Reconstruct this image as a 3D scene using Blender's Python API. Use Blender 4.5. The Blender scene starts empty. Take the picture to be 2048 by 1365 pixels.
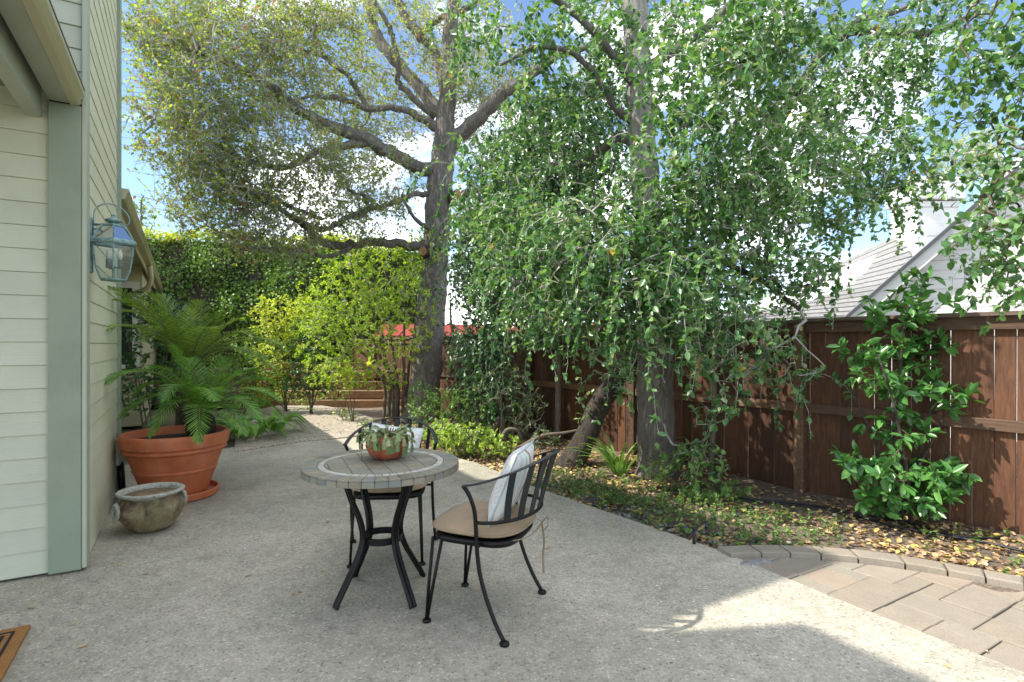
import bpy, math, random
import numpy as np
from math import sin, cos, pi, radians, sqrt, atan2
from mathutils import Vector, Matrix

# ------------------------------------------------------------------ scene, camera, light
SC = bpy.context.scene
COL = SC.collection
FPX, CAMH, HORIZON = 1110.0, 1.42, 688.0        # focal length in photo pixels, eye height, horizon row

cam = bpy.data.cameras.new("camera")
cam_o = bpy.data.objects.new("camera", cam)
COL.objects.link(cam_o)
cam_o.location = (0, 0, CAMH)
cam_o.rotation_euler = (radians(90), 0, 0)
cam.sensor_width = 36.0
cam.lens = FPX / 2048 * 36.0
cam.shift_y = (HORIZON - 682.5) / 2048
cam.clip_start = 0.05
cam.clip_end = 2000
SC.camera = cam_o

SUN_EL = radians(48)
SUN_TRAVEL = Vector((0.992 * cos(SUN_EL), 0.12 * cos(SUN_EL), -sin(SUN_EL)))
sun = bpy.data.lights.new("sun", 'SUN')
sun.energy = 2.0
sun.angle = radians(0.65)
sun.color = (1.0, 0.94, 0.84)
sun_o = bpy.data.objects.new("sun", sun)
COL.objects.link(sun_o)
sun_o.rotation_euler = SUN_TRAVEL.to_track_quat('-Z', 'Y').to_euler()
sun_o.location = (-20, -3, 22)

world = bpy.data.worlds.new("World")
SC.world = world
world.use_nodes = True
wt = world.node_tree
wt.nodes.clear()
w_out = wt.nodes.new('ShaderNodeOutputWorld')
w_bg = wt.nodes.new('ShaderNodeBackground')
w_bg.inputs['Strength'].default_value = 0.072
w_sky = wt.nodes.new('ShaderNodeTexSky')
w_sky.sky_type = 'NISHITA'
w_sky.sun_disc = False
w_sky.sun_elevation = SUN_EL
w_sky.sun_rotation = atan2(-SUN_TRAVEL.x, -SUN_TRAVEL.y)
w_sky.air_density = 0.9
w_sky.dust_density = 0.0
w_sky.ozone_density = 2.0
w_tc = wt.nodes.new('ShaderNodeTexCoord')
w_map = wt.nodes.new('ShaderNodeMapping')
w_map.inputs['Location'].default_value = (3.9, 11.8, 5.8)
w_map.inputs['Scale'].default_value = (1.0, 1.0, 2.2)
w_n = wt.nodes.new('ShaderNodeTexNoise')
w_n.inputs['Scale'].default_value = 2.6
w_n.inputs['Detail'].default_value = 8
w_n.inputs['Roughness'].default_value = 0.58
w_r = wt.nodes.new('ShaderNodeValToRGB')
w_r.color_ramp.elements[0].position = 0.47
w_r.color_ramp.elements[1].position = 0.86
w_r.color_ramp.elements[0].color = (0.0, 0.0, 0.0, 1)
w_r.color_ramp.elements[1].color = (0.9, 0.9, 0.9, 1)
w_mix = wt.nodes.new('ShaderNodeMixRGB')
w_mix.inputs['Color2'].default_value = (36.0, 34.4, 31.6, 1)
L = wt.links.new
L(w_tc.outputs['Generated'], w_map.inputs['Vector'])
L(w_map.outputs['Vector'], w_n.inputs['Vector'])
L(w_n.outputs['Fac'], w_r.inputs['Fac'])
L(w_r.outputs['Color'], w_mix.inputs['Fac'])
L(w_sky.outputs['Color'], w_mix.inputs['Color1'])
L(w_mix.outputs['Color'], w_bg.inputs['Color'])
L(w_bg.outputs['Background'], w_out.inputs['Surface'])

SC.view_settings.view_transform = 'Standard'
SC.view_settings.look = 'None'
SC.view_settings.exposure = 1.96
SC.view_settings.gamma = 1.0
SC.view_settings.use_curve_mapping = False
SC.render.engine = 'CYCLES'
SC.cycles.max_bounces = 7
SC.cycles.diffuse_bounces = 4
SC.cycles.glossy_bounces = 3
SC.cycles.transmission_bounces = 6
SC.cycles.transparent_max_bounces = 8
SC.cycles.caustics_reflective = False
SC.cycles.caustics_refractive = False
SC.cycles.sample_clamp_indirect = 6
SC.cycles.use_denoising = True
try:
    SC.cycles.denoiser = 'OPENIMAGEDENOISE'
    SC.cycles.denoising_input_passes = 'RGB_ALBEDO_NORMAL'
    SC.cycles.denoising_prefilter = 'ACCURATE'
except Exception:
    pass

# ------------------------------------------------------------------ helpers
def P(u, v, y):
    """world point at depth y on the line of sight of photo pixel (u, v)"""
    return Vector(((u - 1024) / FPX * y, y, CAMH - (v - HORIZON) / FPX * y))

def G(u, v, z=0.0):
    """ground point seen at photo pixel (u, v)"""
    y = (CAMH - z) * FPX / (v - HORIZON)
    return Vector(((u - 1024) / FPX * y, y, z))

TH = radians(30.7)
D1 = Vector((-sin(TH), cos(TH), 0))      # along the side of the house, away from the camera
D2 = Vector((cos(TH), sin(TH), 0))       # out of the side of the house, towards the patio
HC = Vector((-2.69, 3.47, 0))            # house corner
def H(s, o, z):
    return HC + D1 * s + D2 * o + Vector((0, 0, z))

FD = Vector((-0.589, 0.808, 0)); FN = Vector((-0.808, -0.589, 0))
F0 = Vector((2.82, 5.43, 0))
def F(l, n=0, z=0):
    return F0 + FD * l + FN * n + Vector((0, 0, z))

rng = np.random.default_rng(11)
random.seed(5)

def nz(a):
    a = np.asarray(a, float)
    return a / (np.linalg.norm(a, axis=-1, keepdims=True) + 1e-12)

def ground_z(x, y):
    """planting-bed surface: nearly level, gently rising towards the fence"""
    d = (x - F0.x) * -FN.x + (y - F0.y) * -FN.y       # distance behind the fence line (negative: in front)
    t = np.clip((d + 2.2) / 2.2, 0, 1)
    return -0.035 + 0.045 * t + 0.012 * np.sin(x * 3.1 + y * 1.7) + 0.010 * np.sin(y * 4.3 - x * 2.2)

class MB:
    """collects shapes into one mesh"""
    def __init__(s):
        s.v = []; s.f = []; s.n = 0; s.rnd = []
    def add(s, verts, faces, rnd=None):
        verts = [tuple(p) for p in verts]
        s.v.extend(verts)
        n = s.n
        s.f.extend([tuple(i + n for i in f) for f in faces])
        s.rnd.extend([random.random() if rnd is None else rnd] * len(faces))
        s.n += len(verts)
        return s
    def box(s, c, size, ax=None, bevel=0.0):
        """box about c with half-axes along ax (three unit vectors)"""
        X, Y, Z = ax if ax else (Vector((1, 0, 0)), Vector((0, 1, 0)), Vector((0, 0, 1)))
        c = Vector(c); hx, hy, hz = size[0] / 2, size[1] / 2, size[2] / 2
        if bevel <= 0:
            vs = [c + X * (a * hx) + Y * (b * hy) + Z * (d * hz) for d in (-1, 1) for b in (-1, 1) for a in (-1, 1)]
            s.add(vs, [(0, 2, 3, 1), (4, 5, 7, 6), (0, 1, 5, 4), (2, 6, 7, 3), (0, 4, 6, 2), (1, 3, 7, 5)])
            return s
        b = min(bevel, hx * .9, hy * .9, hz * .9)
        ring = [(-1, -1), (1, -1), (1, 1), (-1, 1)]
        def r8(ix, iy, z):
            o = []
            for (a, d) in ring:
                if a * d > 0:
                    q = [(a * ix, d * (iy - b)), (a * (ix - b), d * iy)]
                else:
                    q = [(a * (ix - b), d * iy), (a * ix, d * (iy - b))]
                o += q
            o2 = sorted(o, key=lambda p: atan2(p[1], p[0]))
            return [c + X * p[0] + Y * p[1] + Z * z for p in o2]
        rings = [r8(hx - b * .7, hy - b * .7, -hz), r8(hx, hy, -hz + b), r8(hx, hy, hz - b), r8(hx - b * .7, hy - b * .7, hz)]
        vs = sum(rings, [])
        fs = [tuple(range(7, -1, -1)), tuple(range(24, 32))]
        for k in range(3):
            for i in range(8):
                j = (i + 1) % 8
                fs.append((k * 8 + i, k * 8 + j, k * 8 + 8 + j, k * 8 + 8 + i))
        return s.add(vs, fs)
    def tube(s, pts, rad, n=8, cap=True, up=None, flat=None):
        """tube along pts; rad number or list; flat=(a,b) scales the section along (side, up)"""
        pts = np.array([tuple(p) for p in pts], float)
        m = len(pts)
        rad = np.full(m, rad, float) if np.isscalar(rad) else np.asarray(rad, float)
        t = np.gradient(pts, axis=0); t = nz(t)
        ref = np.array(up if up is not None else (0, 0, 1.0), float)
        if up is None and abs(t[0] @ ref) > .9: ref = np.array((1.0, 0, 0))
        a = np.cross(t, ref)
        bad = np.linalg.norm(a, axis=1) < .15
        if bad.any():
            a[bad] = np.cross(t[bad], np.array((0.0, 1.0, 0.1)))
        a = nz(a)
        for i in range(1, m):
            if a[i] @ a[i - 1] < 0: a[i] = -a[i]
        b = nz(np.cross(a, t))
        th = np.arange(n) * 2 * pi / n + pi / n
        fa, fb = flat if flat else (1, 1)
        ring = (pts[:, None, :] + rad[:, None, None] * (fa * np.cos(th)[None, :, None] * a[:, None, :] + fb * np.sin(th)[None, :, None] * b[:, None, :])).reshape(-1, 3)
        fs = []
        for k in range(m - 1):
            for i in range(n):
                j = (i + 1) % n
                fs.append((k * n + i, k * n + j, k * n + n + j, k * n + n + i))
        if cap:
            fs.append(tuple(range(n - 1, -1, -1)))
            fs.append(tuple(range((m - 1) * n, m * n)))
        return s.add(ring, fs)
    def loop(s, pts, r, n=6, flat=None, up=(0, 0, 1)):
        """closed tube"""
        pts = list(pts)
        pts = np.array([tuple(p) for p in pts]); m = len(pts)
        t = nz(np.roll(pts, -1, 0) - np.roll(pts, 1, 0))
        a = nz(np.cross(t, np.array(up, float))); b = nz(np.cross(a, t))
        th = np.arange(n) * 2 * pi / n + pi / n
        fa, fb = flat if flat else (1, 1)
        ring = (pts[:, None] + r * (fa * np.cos(th)[None, :, None] * a[:, None] + fb * np.sin(th)[None, :, None] * b[:, None])).reshape(-1, 3)
        fs = [(k * n + i, k * n + (i + 1) % n, ((k + 1) % m) * n + (i + 1) % n, ((k + 1) % m) * n + i) for k in range(m) for i in range(n)]
        return s.add(ring, fs)
    def lathe(s, prof, c=(0, 0, 0), n=48, wob=None, cap=True):
        c = Vector(c); m = len(prof); vs = []
        for k, (r, z) in enumerate(prof):
            for i in range(n):
                a = 2 * pi * i / n
                rr = r * (1 + (wob(a, z) if wob else 0))
                vs.append((c.x + rr * cos(a), c.y + rr * sin(a), c.z + z))
        fs = [(k * n + i, k * n + (i + 1) % n, k * n + n + (i + 1) % n, k * n + n + i) for k in range(m - 1) for i in range(n)]
        if cap:
            fs.append(tuple(range(n - 1, -1, -1)))
            fs.append(tuple(range((m - 1) * n, m * n)))
        return s.add(vs, fs)
    def prism(s, poly, z0, z1, ch=0.0):
        """upright prism on a flat polygon (list of xy, counter-clockwise), chamfered top edge"""
        n = len(poly); cx = sum(p[0] for p in poly) / n; cy = sum(p[1] for p in poly) / n
        rr = max(1e-4, min(sqrt((p[0] - cx) ** 2 + (p[1] - cy) ** 2) for p in poly))
        k = 1 - min(.35, ch / rr)
        vs = [(p[0], p[1], z0) for p in poly] + [(p[0], p[1], z1 - ch * .7) for p in poly]
        vs += [(cx + (p[0] - cx) * k, cy + (p[1] - cy) * k, z1) for p in poly]
        fs = [tuple(range(n - 1, -1, -1)), tuple(range(2 * n, 3 * n))]
        for r in range(2):
            for i in range(n):
                j = (i + 1) % n
                fs.append((r * n + i, r * n + j, r * n + n + j, r * n + n + i))
        return s.add(vs, fs)
    def mesh(s, name, mat, smooth=False, origin=None):
        me = bpy.data.meshes.new(name)
        v = np.array(s.v, float).reshape(-1, 3)
        if origin is not None: v = v - np.array(tuple(origin))
        me.from_pydata(v.tolist(), [], s.f)
        a = me.attributes.new('rnd', 'FLOAT', 'FACE')
        a.data.foreach_set('value', np.array(s.rnd, np.float32))
        if mat: me.materials.append(MAT[mat])
        if smooth is True:
            me.polygons.foreach_set('use_smooth', np.ones(len(me.polygons), bool))
        me.update()
        if smooth == 'auto':
            me.polygons.foreach_set('use_smooth', np.ones(len(me.polygons), bool))
            try: me.set_sharp_from_angle(angle=radians(42))
            except Exception: pass
        return me
    def build(s, name, mat, parent=None, smooth=False):
        """one mesh object; shapes are given in world coordinates, or in the parent's frame if the parent is marked local"""
        org = None
        if parent is not None and not parent.get('_local'):
            q = parent
            org = Vector(q.location)
            while q.parent is not None:
                q = q.parent; org = org + Vector(q.location)
        me = s.mesh(name, mat, smooth, org)
        return place(name, me, parent)

def place(name, me, parent=None, loc=None, rot=None):
    o = bpy.data.objects.new(name, me)
    COL.objects.link(o)
    if parent is not None: o.parent = parent
    if parent is not None and parent.get('_local'): o['_local'] = 1
    if loc is not None: o.location = loc
    if rot is not None: o.rotation_euler = rot
    return o

def tag(o, label=None, cat=None, group=None, kind=None):
    if label: o['label'] = label
    if cat: o['category'] = cat
    if group: o['group'] = group
    if kind: o['kind'] = kind
    return o

def thing(name, label, cat, loc=(0, 0, 0), rz=0, group=None, local=False):
    o = bpy.data.objects.new(name, None)
    COL.objects.link(o)
    o.location = loc; o.rotation_euler = (0, 0, rz)
    o.empty_display_size = .1
    if local: o['_local'] = 1
    return tag(o, label, cat, group)

def bez(p0, p1, p2, n=12):
    p0, p1, p2 = Vector(p0), Vector(p1), Vector(p2)
    return [p0 * (1 - t) ** 2 + p1 * (2 * t * (1 - t)) + p2 * t * t for t in [i / (n - 1) for i in range(n)]]

def spline(pts, n=6):
    """Catmull-Rom through points (any tuple length)"""
    p = np.array([tuple(q) for q in pts], float)
    q = np.vstack([2 * p[0] - p[1], p, 2 * p[-1] - p[-2]])
    out = []
    for i in range(1, len(q) - 2):
        for k in range(n):
            t = k / n
            out.append(.5 * ((2 * q[i]) + (-q[i - 1] + q[i + 1]) * t + (2 * q[i - 1] - 5 * q[i] + 4 * q[i + 1] - q[i + 2]) * t * t + (-q[i - 1] + 3 * q[i] - 3 * q[i + 1] + q[i + 2]) * t ** 3))
    out.append(p[-1])
    return np.array(out)

def clip_poly(poly, region):
    """clip polygon to a convex counter-clockwise region"""
    out = list(poly)
    for i in range(len(region)):
        a = region[i]; b = region[(i + 1) % len(region)]
        inp, out = out, []
        side = lambda p: (b[0] - a[0]) * (p[1] - a[1]) - (b[1] - a[1]) * (p[0] - a[0])
        for k in range(len(inp)):
            p, q = inp[k], inp[(k + 1) % len(inp)]
            sp, sq = side(p), side(q)
            if sp >= 0: out.append(p)
            if sp * sq < 0:
                t = sp / (sp - sq)
                out.append((p[0] + (q[0] - p[0]) * t, p[1] + (q[1] - p[1]) * t))
        if len(out) < 3: return []
    return out

def area(poly):
    return .5 * abs(sum(poly[i][0] * poly[(i + 1) % len(poly)][1] - poly[(i + 1) % len(poly)][0] * poly[i][1] for i in range(len(poly))))

def inset(poly, d):
    n = len(poly); cx = sum(p[0] for p in poly) / n; cy = sum(p[1] for p in poly) / n
    o = []
    for p in poly:
        r = sqrt((p[0] - cx) ** 2 + (p[1] - cy) ** 2) + 1e-9
        k = max(.4, 1 - d * 1.3 / r)
        o.append((cx + (p[0] - cx) * k, cy + (p[1] - cy) * k))
    return o
# ------------------------------------------------------------------ materials
MAT = {}
class NT:
    def __init__(s, name):
        m = bpy.data.materials.new(name); m.use_nodes = True
        s.m = m; s.t = m.node_tree; s.t.nodes.clear()
        s.out = s.n('ShaderNodeOutputMaterial'); s.b = s.n('ShaderNodeBsdfPrincipled')
        s.l(s.b.outputs[0], s.out.inputs['Surface'])
        MAT[name] = m
    def n(s, kind, **kw):
        q = s.t.nodes.new(kind)
        for k, v in kw.items():
            if k in q.inputs: q.inputs[k].default_value = v
            else: setattr(q, k, v)
        return q
    def l(s, a, b): s.t.links.new(a, b)
    def ramp(s, src, stops, interp='LINEAR'):
        r = s.n('ShaderNodeValToRGB'); cr = r.color_ramp; cr.interpolation = interp
        while len(cr.elements) < len(stops): cr.elements.new(.5)
        for e, (p, c) in zip(cr.elements, stops):
            e.position = p; e.color = (*c, 1) if len(c) == 3 else c
        if src is not None: s.l(src, r.inputs['Fac'])
        return r.outputs['Color']
    def noise(s, scale, detail=4, rough=.55, vec=None, dist=0.0):
        q = s.n('ShaderNodeTexNoise'); q.inputs['Scale'].default_value = scale
        q.inputs['Detail'].default_value = detail; q.inputs['Roughness'].default_value = rough
        q.inputs['Distortion'].default_value = dist
        if vec is not None: s.l(vec, q.inputs['Vector'])
        return q.outputs['Fac']
    def coord(s, kind='Object', scale=None):
        c = s.n('ShaderNodeTexCoord').outputs[kind]
        if scale is None: return c
        mp = s.n('ShaderNodeMapping'); mp.inputs['Scale'].default_value = scale
        s.l(c, mp.inputs['Vector']); return mp.outputs['Vector']
    def pos(s, scale=None):
        c = s.n('ShaderNodeNewGeometry').outputs['Position']
        if scale is None: return c
        mp = s.n('ShaderNodeMapping'); mp.inputs['Scale'].default_value = scale
        s.l(c, mp.inputs['Vector']); return mp.outputs['Vector']
    def mix(s, fac, a, b, mode='MIX'):
        q = s.n('ShaderNodeMixRGB'); q.blend_type = mode
        for val, i in ((fac, 0), (a, 1), (b, 2)):
            if isinstance(val, (int, float)): q.inputs[i].default_value = val if i == 0 else (val, val, val, 1)
            elif isinstance(val, tuple): q.inputs[i].default_value = (*val, 1)
            else: s.l(val, q.inputs[i])
        return q.outputs[0]
    def math(s, op, a, b=0.0):
        q = s.n('ShaderNodeMath'); q.operation = op
        for val, i in ((a, 0), (b, 1)):
            if isinstance(val, (int, float)): q.inputs[i].default_value = val
            else: s.l(val, q.inputs[i])
        return q.outputs[0]
    def rnd_obj(s): return s.n('ShaderNodeObjectInfo').outputs['Random']
    def attr(s, nm='rnd'):
        q = s.n('ShaderNodeAttribute'); q.attribute_name = nm; return q.outputs['Fac']
    def color(s, c):
        if isinstance(c, tuple): s.b.inputs['Base Color'].default_value = (*c, 1)
        else: s.l(c, s.b.inputs['Base Color'])
    def rough(s, r):
        if isinstance(r, (int, float)): s.b.inputs['Roughness'].default_value = r
        else: s.l(r, s.b.inputs['Roughness'])
    def bump(s, h, strength=.3, dist=.01):
        q = s.n('ShaderNodeBump'); q.inputs['Strength'].default_value = strength; q.inputs['Distance'].default_value = dist
        s.l(h, q.inputs['Height']); s.l(q.outputs['Normal'], s.b.inputs['Normal'])
    def spec(s, v): s.b.inputs['Specular IOR Level'].default_value = v

def paint(name, c, var=.06, rough=.55, grain=(3, 60, 60), scratch=0.25):
    """painted timber: faint streaks, slight grime, fine grain relief"""
    t = NT(name); vec = t.coord('Object', grain)
    n1 = t.noise(2.0, 5, .6, vec)
    n2 = t.noise(3.5, 4, .6, t.pos())
    base = t.ramp(n2, [(.3, tuple(x * (1 - var * 1.6) for x in c)), (.55, c), (.8, tuple(min(1, x * (1 + var)) for x in c))])
    col = t.mix(t.ramp(n1, [(.62, (0, 0, 0)), (.78, (scratch,) * 3)]), base, tuple(x * .62 for x in c))
    rnd = t.ramp(t.rnd_obj(), [(0, (.94,) * 3), (1, (1.03,) * 3)])
    t.color(t.mix(1.0, col, rnd, 'MULTIPLY')); t.rough(rough); t.bump(n1, .35, .004)
    return t

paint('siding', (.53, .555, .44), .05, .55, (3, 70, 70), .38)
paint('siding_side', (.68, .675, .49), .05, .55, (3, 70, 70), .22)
paint('trim_green', (.265, .32, .235), .07, .5, (60, 60, 4), .25)
paint('trim_edge', (.42, .455, .35), .05, .5, (60, 60, 4), .2)
paint('fascia', (.36, .38, .30), .06, .55, (60, 4, 60), .15)
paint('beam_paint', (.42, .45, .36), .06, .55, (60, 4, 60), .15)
paint('tan_paint', (.50, .46, .30), .06, .55, (4, 4, 40), .15)
paint('white_paint', (.80, .79, .76), .03, .5, (4, 4, 40), .05)
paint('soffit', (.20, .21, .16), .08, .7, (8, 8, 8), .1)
t = NT('gutter'); t.color((.46, .43, .27)); t.rough(.32); t.spec(.6)
t = NT('dark_gap'); t.color((.02, .02, .018)); t.rough(.9)

# lantern
t = NT('verdigris'); n1 = t.noise(30, 6, .65, t.coord())
t.color(t.ramp(n1, [(.3, (.10, .17, .16)), (.5, (.22, .35, .34)), (.7, (.36, .48, .46))])); t.rough(.6); t.b.inputs['Metallic'].default_value = .25; t.bump(n1, .3, .002)
t = NT('pane_glass'); t.t.nodes.remove(t.b)
g = t.n('ShaderNodeBsdfGlossy'); g.inputs['Roughness'].default_value = .03
tr = t.n('ShaderNodeBsdfTransparent'); tr.inputs['Color'].default_value = (.94, .97, .95, 1)
fr = t.n('ShaderNodeFresnel'); fr.inputs['IOR'].default_value = 1.45
df = t.n('ShaderNodeBsdfDiffuse'); df.inputs['Color'].default_value = (.75, .78, .74, 1)
mx0 = t.n('ShaderNodeMixShader'); mx0.inputs[0].default_value = .10; t.l(tr.outputs[0], mx0.inputs[1]); t.l(df.outputs[0], mx0.inputs[2])
mx = t.n('ShaderNodeMixShader'); t.l(fr.outputs[0], mx.inputs[0]); t.l(mx0.outputs[0], mx.inputs[1]); t.l(g.outputs[0], mx.inputs[2])
t.l(mx.outputs[0], t.out.inputs['Surface'])
t = NT('window_glass'); t.color((.04, .06, .05)); t.rough(.06); t.spec(.9)
t = NT('candle'); t.color((.14, .19, .18)); t.rough(.5)

# pots
t = NT('terracotta'); n1 = t.noise(5, 5, .6, t.coord()); n2 = t.noise(60, 4, .6, t.coord())
c = t.ramp(n1, [(.3, (.42, .105, .040)), (.55, (.56, .155, .060)), (.8, (.62, .21, .10))])
c = t.mix(t.ramp(n2, [(.66, (0, 0, 0)), (.75, (.35,) * 3)]), c, (.45, .28, .2))
n3 = t.noise(2.4, 6, .7, t.coord('Object', (1, 1, .5)), .5); c = t.mix(t.ramp(n3, [(.52, (0, 0, 0)), (.72, (.38,) * 3)]), c, (.46, .30, .21)); c = t.mix(t.ramp(n3, [(.30, (.4,) * 3), (.42, (0, 0, 0))]), c, (.16, .055, .03))
t.color(c); t.rough(.62); t.bump(n2, .12, .002)
t = NT('soil'); n1 = t.noise(40, 6, .7, t.coord()); t.color(t.ramp(n1, [(.35, (.012, .009, .006)), (.7, (.06, .045, .03))])); t.rough(.95); t.bump(n1, .8, .02)
t = NT('old_urn'); n1 = t.noise(9, 8, .74, t.coord(), .5); n2 = t.noise(38, 6, .7, t.coord()); n3 = t.noise(4, 4, .6, t.coord('Object', (1, 1, .4)))
c = t.ramp(n1, [(.28, (.03, .022, .022)), (.40, (.10, .072, .055)), (.52, (.27, .185, .105)), (.64, (.33, .30, .21)), (.8, (.52, .51, .43))])
c = t.mix(t.ramp(n3, [(.5, (0, 0, 0)), (.66, (.5,) * 3)]), c, (.12, .145, .045))
c = t.mix(t.ramp(n2, [(.62, (0, 0, 0)), (.75, (.7,) * 3)]), c, (.02, .016, .018))
t.color(c); t.rough(.85); t.bump(n2, .5, .006)
t = NT('urn_rim'); n2 = t.noise(40, 6, .7, t.coord())
t.color(t.ramp(n2, [(.3, (.10, .09, .07)), (.46, (.36, .36, .31)), (.7, (.52, .53, .47))])); t.rough(.85); t.bump(n2, .5, .005)
t = NT('clay_bowl'); n1 = t.noise(22, 6, .65, t.coord())
t.color(t.ramp(n1, [(.3, (.14, .036, .02)), (.52, (.33, .085, .045)), (.75, (.46, .17, .10))])); t.rough(.6); t.bump(n1, .35, .005)

# table and chairs
t = NT('black_iron'); n1 = t.noise(50, 4, .6, t.coord()); t.color(t.ramp(n1, [(.3, (.003, .003, .003)), (.8, (.008, .008, .008))])); t.rough(.42); t.spec(.28)
t = NT('iron_flat'); t.color((.014, .016, .019)); t.rough(.45); t.spec(.4)
t = NT('slate'); n1 = t.noise(28, 6, .65, t.pos()); r = t.rnd_obj()
c = t.ramp(r, [(0, (.23, .215, .165)), (.2, (.34, .31, .24)), (.42, (.29, .285, .235)), (.6, (.40, .345, .26)), (.8, (.24, .26, .25)), (1, (.36, .345, .28))])
t.color(t.mix(.45, c, t.ramp(n1, [(.3, (.08, .075, .06)), (.7, (.36, .34, .28))]), 'OVERLAY')); t.rough(.58); t.bump(n1, .35, .003)
t = NT('slate_pale'); n1 = t.noise(40, 6, .65, t.pos()); r = t.rnd_obj()
c = t.ramp(r, [(0, (.36, .35, .30)), (.5, (.44, .43, .37)), (1, (.50, .49, .44))])
t.color(t.mix(.35, c, t.ramp(n1, [(.3, (.2, .2, .2)), (.7, (.8, .8, .8))]), 'OVERLAY')); t.rough(.55); t.bump(n1, .3, .002)
t = NT('grout'); n1 = t.noise(60, 5, .6, t.pos()); t.color(t.ramp(n1, [(.3, (.10, .10, .09)), (.7, (.20, .19, .17))])); t.rough(.9); t.bump(n1, .4, .003)
t = NT('cushion'); n1 = t.noise(5, 4, .6, t.coord()); w = t.noise(260, 2, .5, t.coord())
t.color(t.ramp(n1, [(.3, (.25, .18, .105)), (.7, (.34, .25, .155))])); t.rough(.85); t.bump(t.math('ADD', t.math('MULTIPLY', n1, .9), t.math('MULTIPLY', w, .12)), .5, .012)
t.b.inputs['Sheen Weight'].default_value = .15
t = NT('pillow_white'); n1 = t.noise(75, 5, .7, t.coord()); t.color(t.ramp(n1, [(.36, (.56, .545, .52)), (.55, (.74, .73, .71)), (.7, (.82, .81, .79))])); t.rough(.95); t.bump(n1, .7, .006)
t = NT('pillow_stripe'); cx = t.n('ShaderNodeSeparateXYZ'); t.l(t.coord(), cx.inputs[0])
fx = t.math('FRACT', t.math('MULTIPLY', t.math('ADD', cx.outputs['X'], .52), 5.2))
c = t.ramp(fx, [(0, (.70, .70, .66)), (.2, (.46, .56, .53)), (.32, (.74, .73, .69)), (.5, (.36, .29, .23)), (.72, (.72, .71, .68)), (.86, (.55, .62, .60))], 'CONSTANT')
n1 = t.noise(200, 2, .5, t.coord()); t.color(c); t.rough(.9); t.bump(n1, .3, .003)
t = NT('piping_blue'); t.color((.40, .50, .50)); t.rough(.8)

# mat
t = NT('coir'); n1 = t.noise(160, 5, .7, t.coord()); n2 = t.noise(9, 3, .5, t.coord())
t.color(t.mix(.3, t.ramp(n1, [(.3, (.20, .085, .02)), (.6, (.46, .22, .06)), (.8, (.60, .33, .12))]), t.ramp(n2, [(.3, (.3, .3, .3)), (.7, (.7, .7, .7))]), 'OVERLAY')); t.rough(.95); t.bump(n1, 1.0, .01)
t = NT('mat_black'); n1 = t.noise(160, 5, .7, t.coord()); t.color(t.ramp(n1, [(.3, (.006, .006, .006)), (.7, (.022, .02, .018))])); t.rough(.95); t.bump(n1, .8, .008)

# ground
t = NT('aggregate'); p = t.pos()
v1 = t.n('ShaderNodeTexVoronoi'); v1.inputs['Scale'].default_value = 70; t.l(p, v1.inputs['Vector'])
sep = t.n('ShaderNodeSeparateColor'); t.l(v1.outputs['Color'], sep.inputs[0])
v2 = t.n('ShaderNodeTexVoronoi'); v2.inputs['Scale'].default_value = 34; t.l(p, v2.inputs['Vector'])
sep2 = t.n('ShaderNodeSeparateColor'); t.l(v2.outputs['Color'], sep2.inputs[0])
n1 = t.noise(210, 4, .7, p); n2 = t.noise(.9, 6, .62, p); n3 = t.noise(11, 6, .7, p); n4 = t.noise(48, 5, .7, p)
stone = t.ramp(sep.outputs[0], [(0, (.165, .153, .125)), (.15, (.31, .29, .245)), (.5, (.47, .438, .375)), (.8, (.56, .51, .43)), (.95, (.60, .565, .50)), (1, (.72, .69, .63))])
mortar = t.ramp(n1, [(.3, (.27, .252, .21)), (.7, (.56, .525, .455))])
c = t.mix(t.ramp(v1.outputs['Distance'], [(.3, (.8,) * 3), (.6, (0, 0, 0))]), mortar, stone)
big = t.math('MULTIPLY', t.ramp(v2.outputs['Distance'], [(.18, (1,) * 3), (.28, (0,) * 3)]), t.math('GREATER_THAN', sep2.outputs[1], .93))
c = t.mix(big, c, t.ramp(sep2.outputs[0], [(0, (.13, .13, .12)), (.4, (.42, .37, .31)), (.85, (.60, .56, .50)), (1, (.80, .78, .73))]))
c = t.mix(.75, c, t.ramp(n2, [(.3, (.33, .335, .295)), (.7, (.60, .585, .56))]), 'OVERLAY')
n5 = t.noise(2.3, 7, .7, p, 1.2); c = t.mix(t.ramp(n5, [(.52, (0, 0, 0)), (.70, (.42,) * 3)]), c, (.21, .19, .15)); n6 = t.noise(.55, 4, .6, p, .6); c = t.mix(t.ramp(n6, [(.50, (0, 0, 0)), (.66, (.35,) * 3)]), c, (.22, .212, .175))
c = t.mix(.5, c, t.ramp(n3, [(.3, (.34,) * 3), (.7, (.64,) * 3)]), 'OVERLAY')
c = t.mix(.5, c, t.ramp(n4, [(.3, (.34,) * 3), (.7, (.66,) * 3)]), 'OVERLAY')
t.color(c); t.rough(.85); t.spec(.2)
t.bump(t.math('ADD', t.math('MULTIPLY', v1.outputs['Distance'], -.5), t.math('MULTIPLY', n4, .6)), .6, .006)
t = NT('bed_soil'); p = t.pos(); n1 = t.noise(45, 6, .7, p); n2 = t.noise(2.2, 4, .6, p)
c = t.ramp(n1, [(.3, (.06, .044, .032)), (.5, (.17, .13, .097)), (.7, (.33, .265, .20))])
t.color(t.mix(t.ramp(n2, [(.45, (0,) * 3), (.65, (.5,) * 3)]), c, (.20, .155, .115))); t.rough(.95); t.bump(n1, .9, .02)
t = NT('gravel'); p = t.pos(); v1 = t.n('ShaderNodeTexVoronoi'); v1.inputs['Scale'].default_value = 60; t.l(p, v1.inputs['Vector'])
sep = t.n('ShaderNodeSeparateColor'); t.l(v1.outputs['Color'], sep.inputs[0]); n2 = t.noise(3, 5, .65, p)
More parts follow.
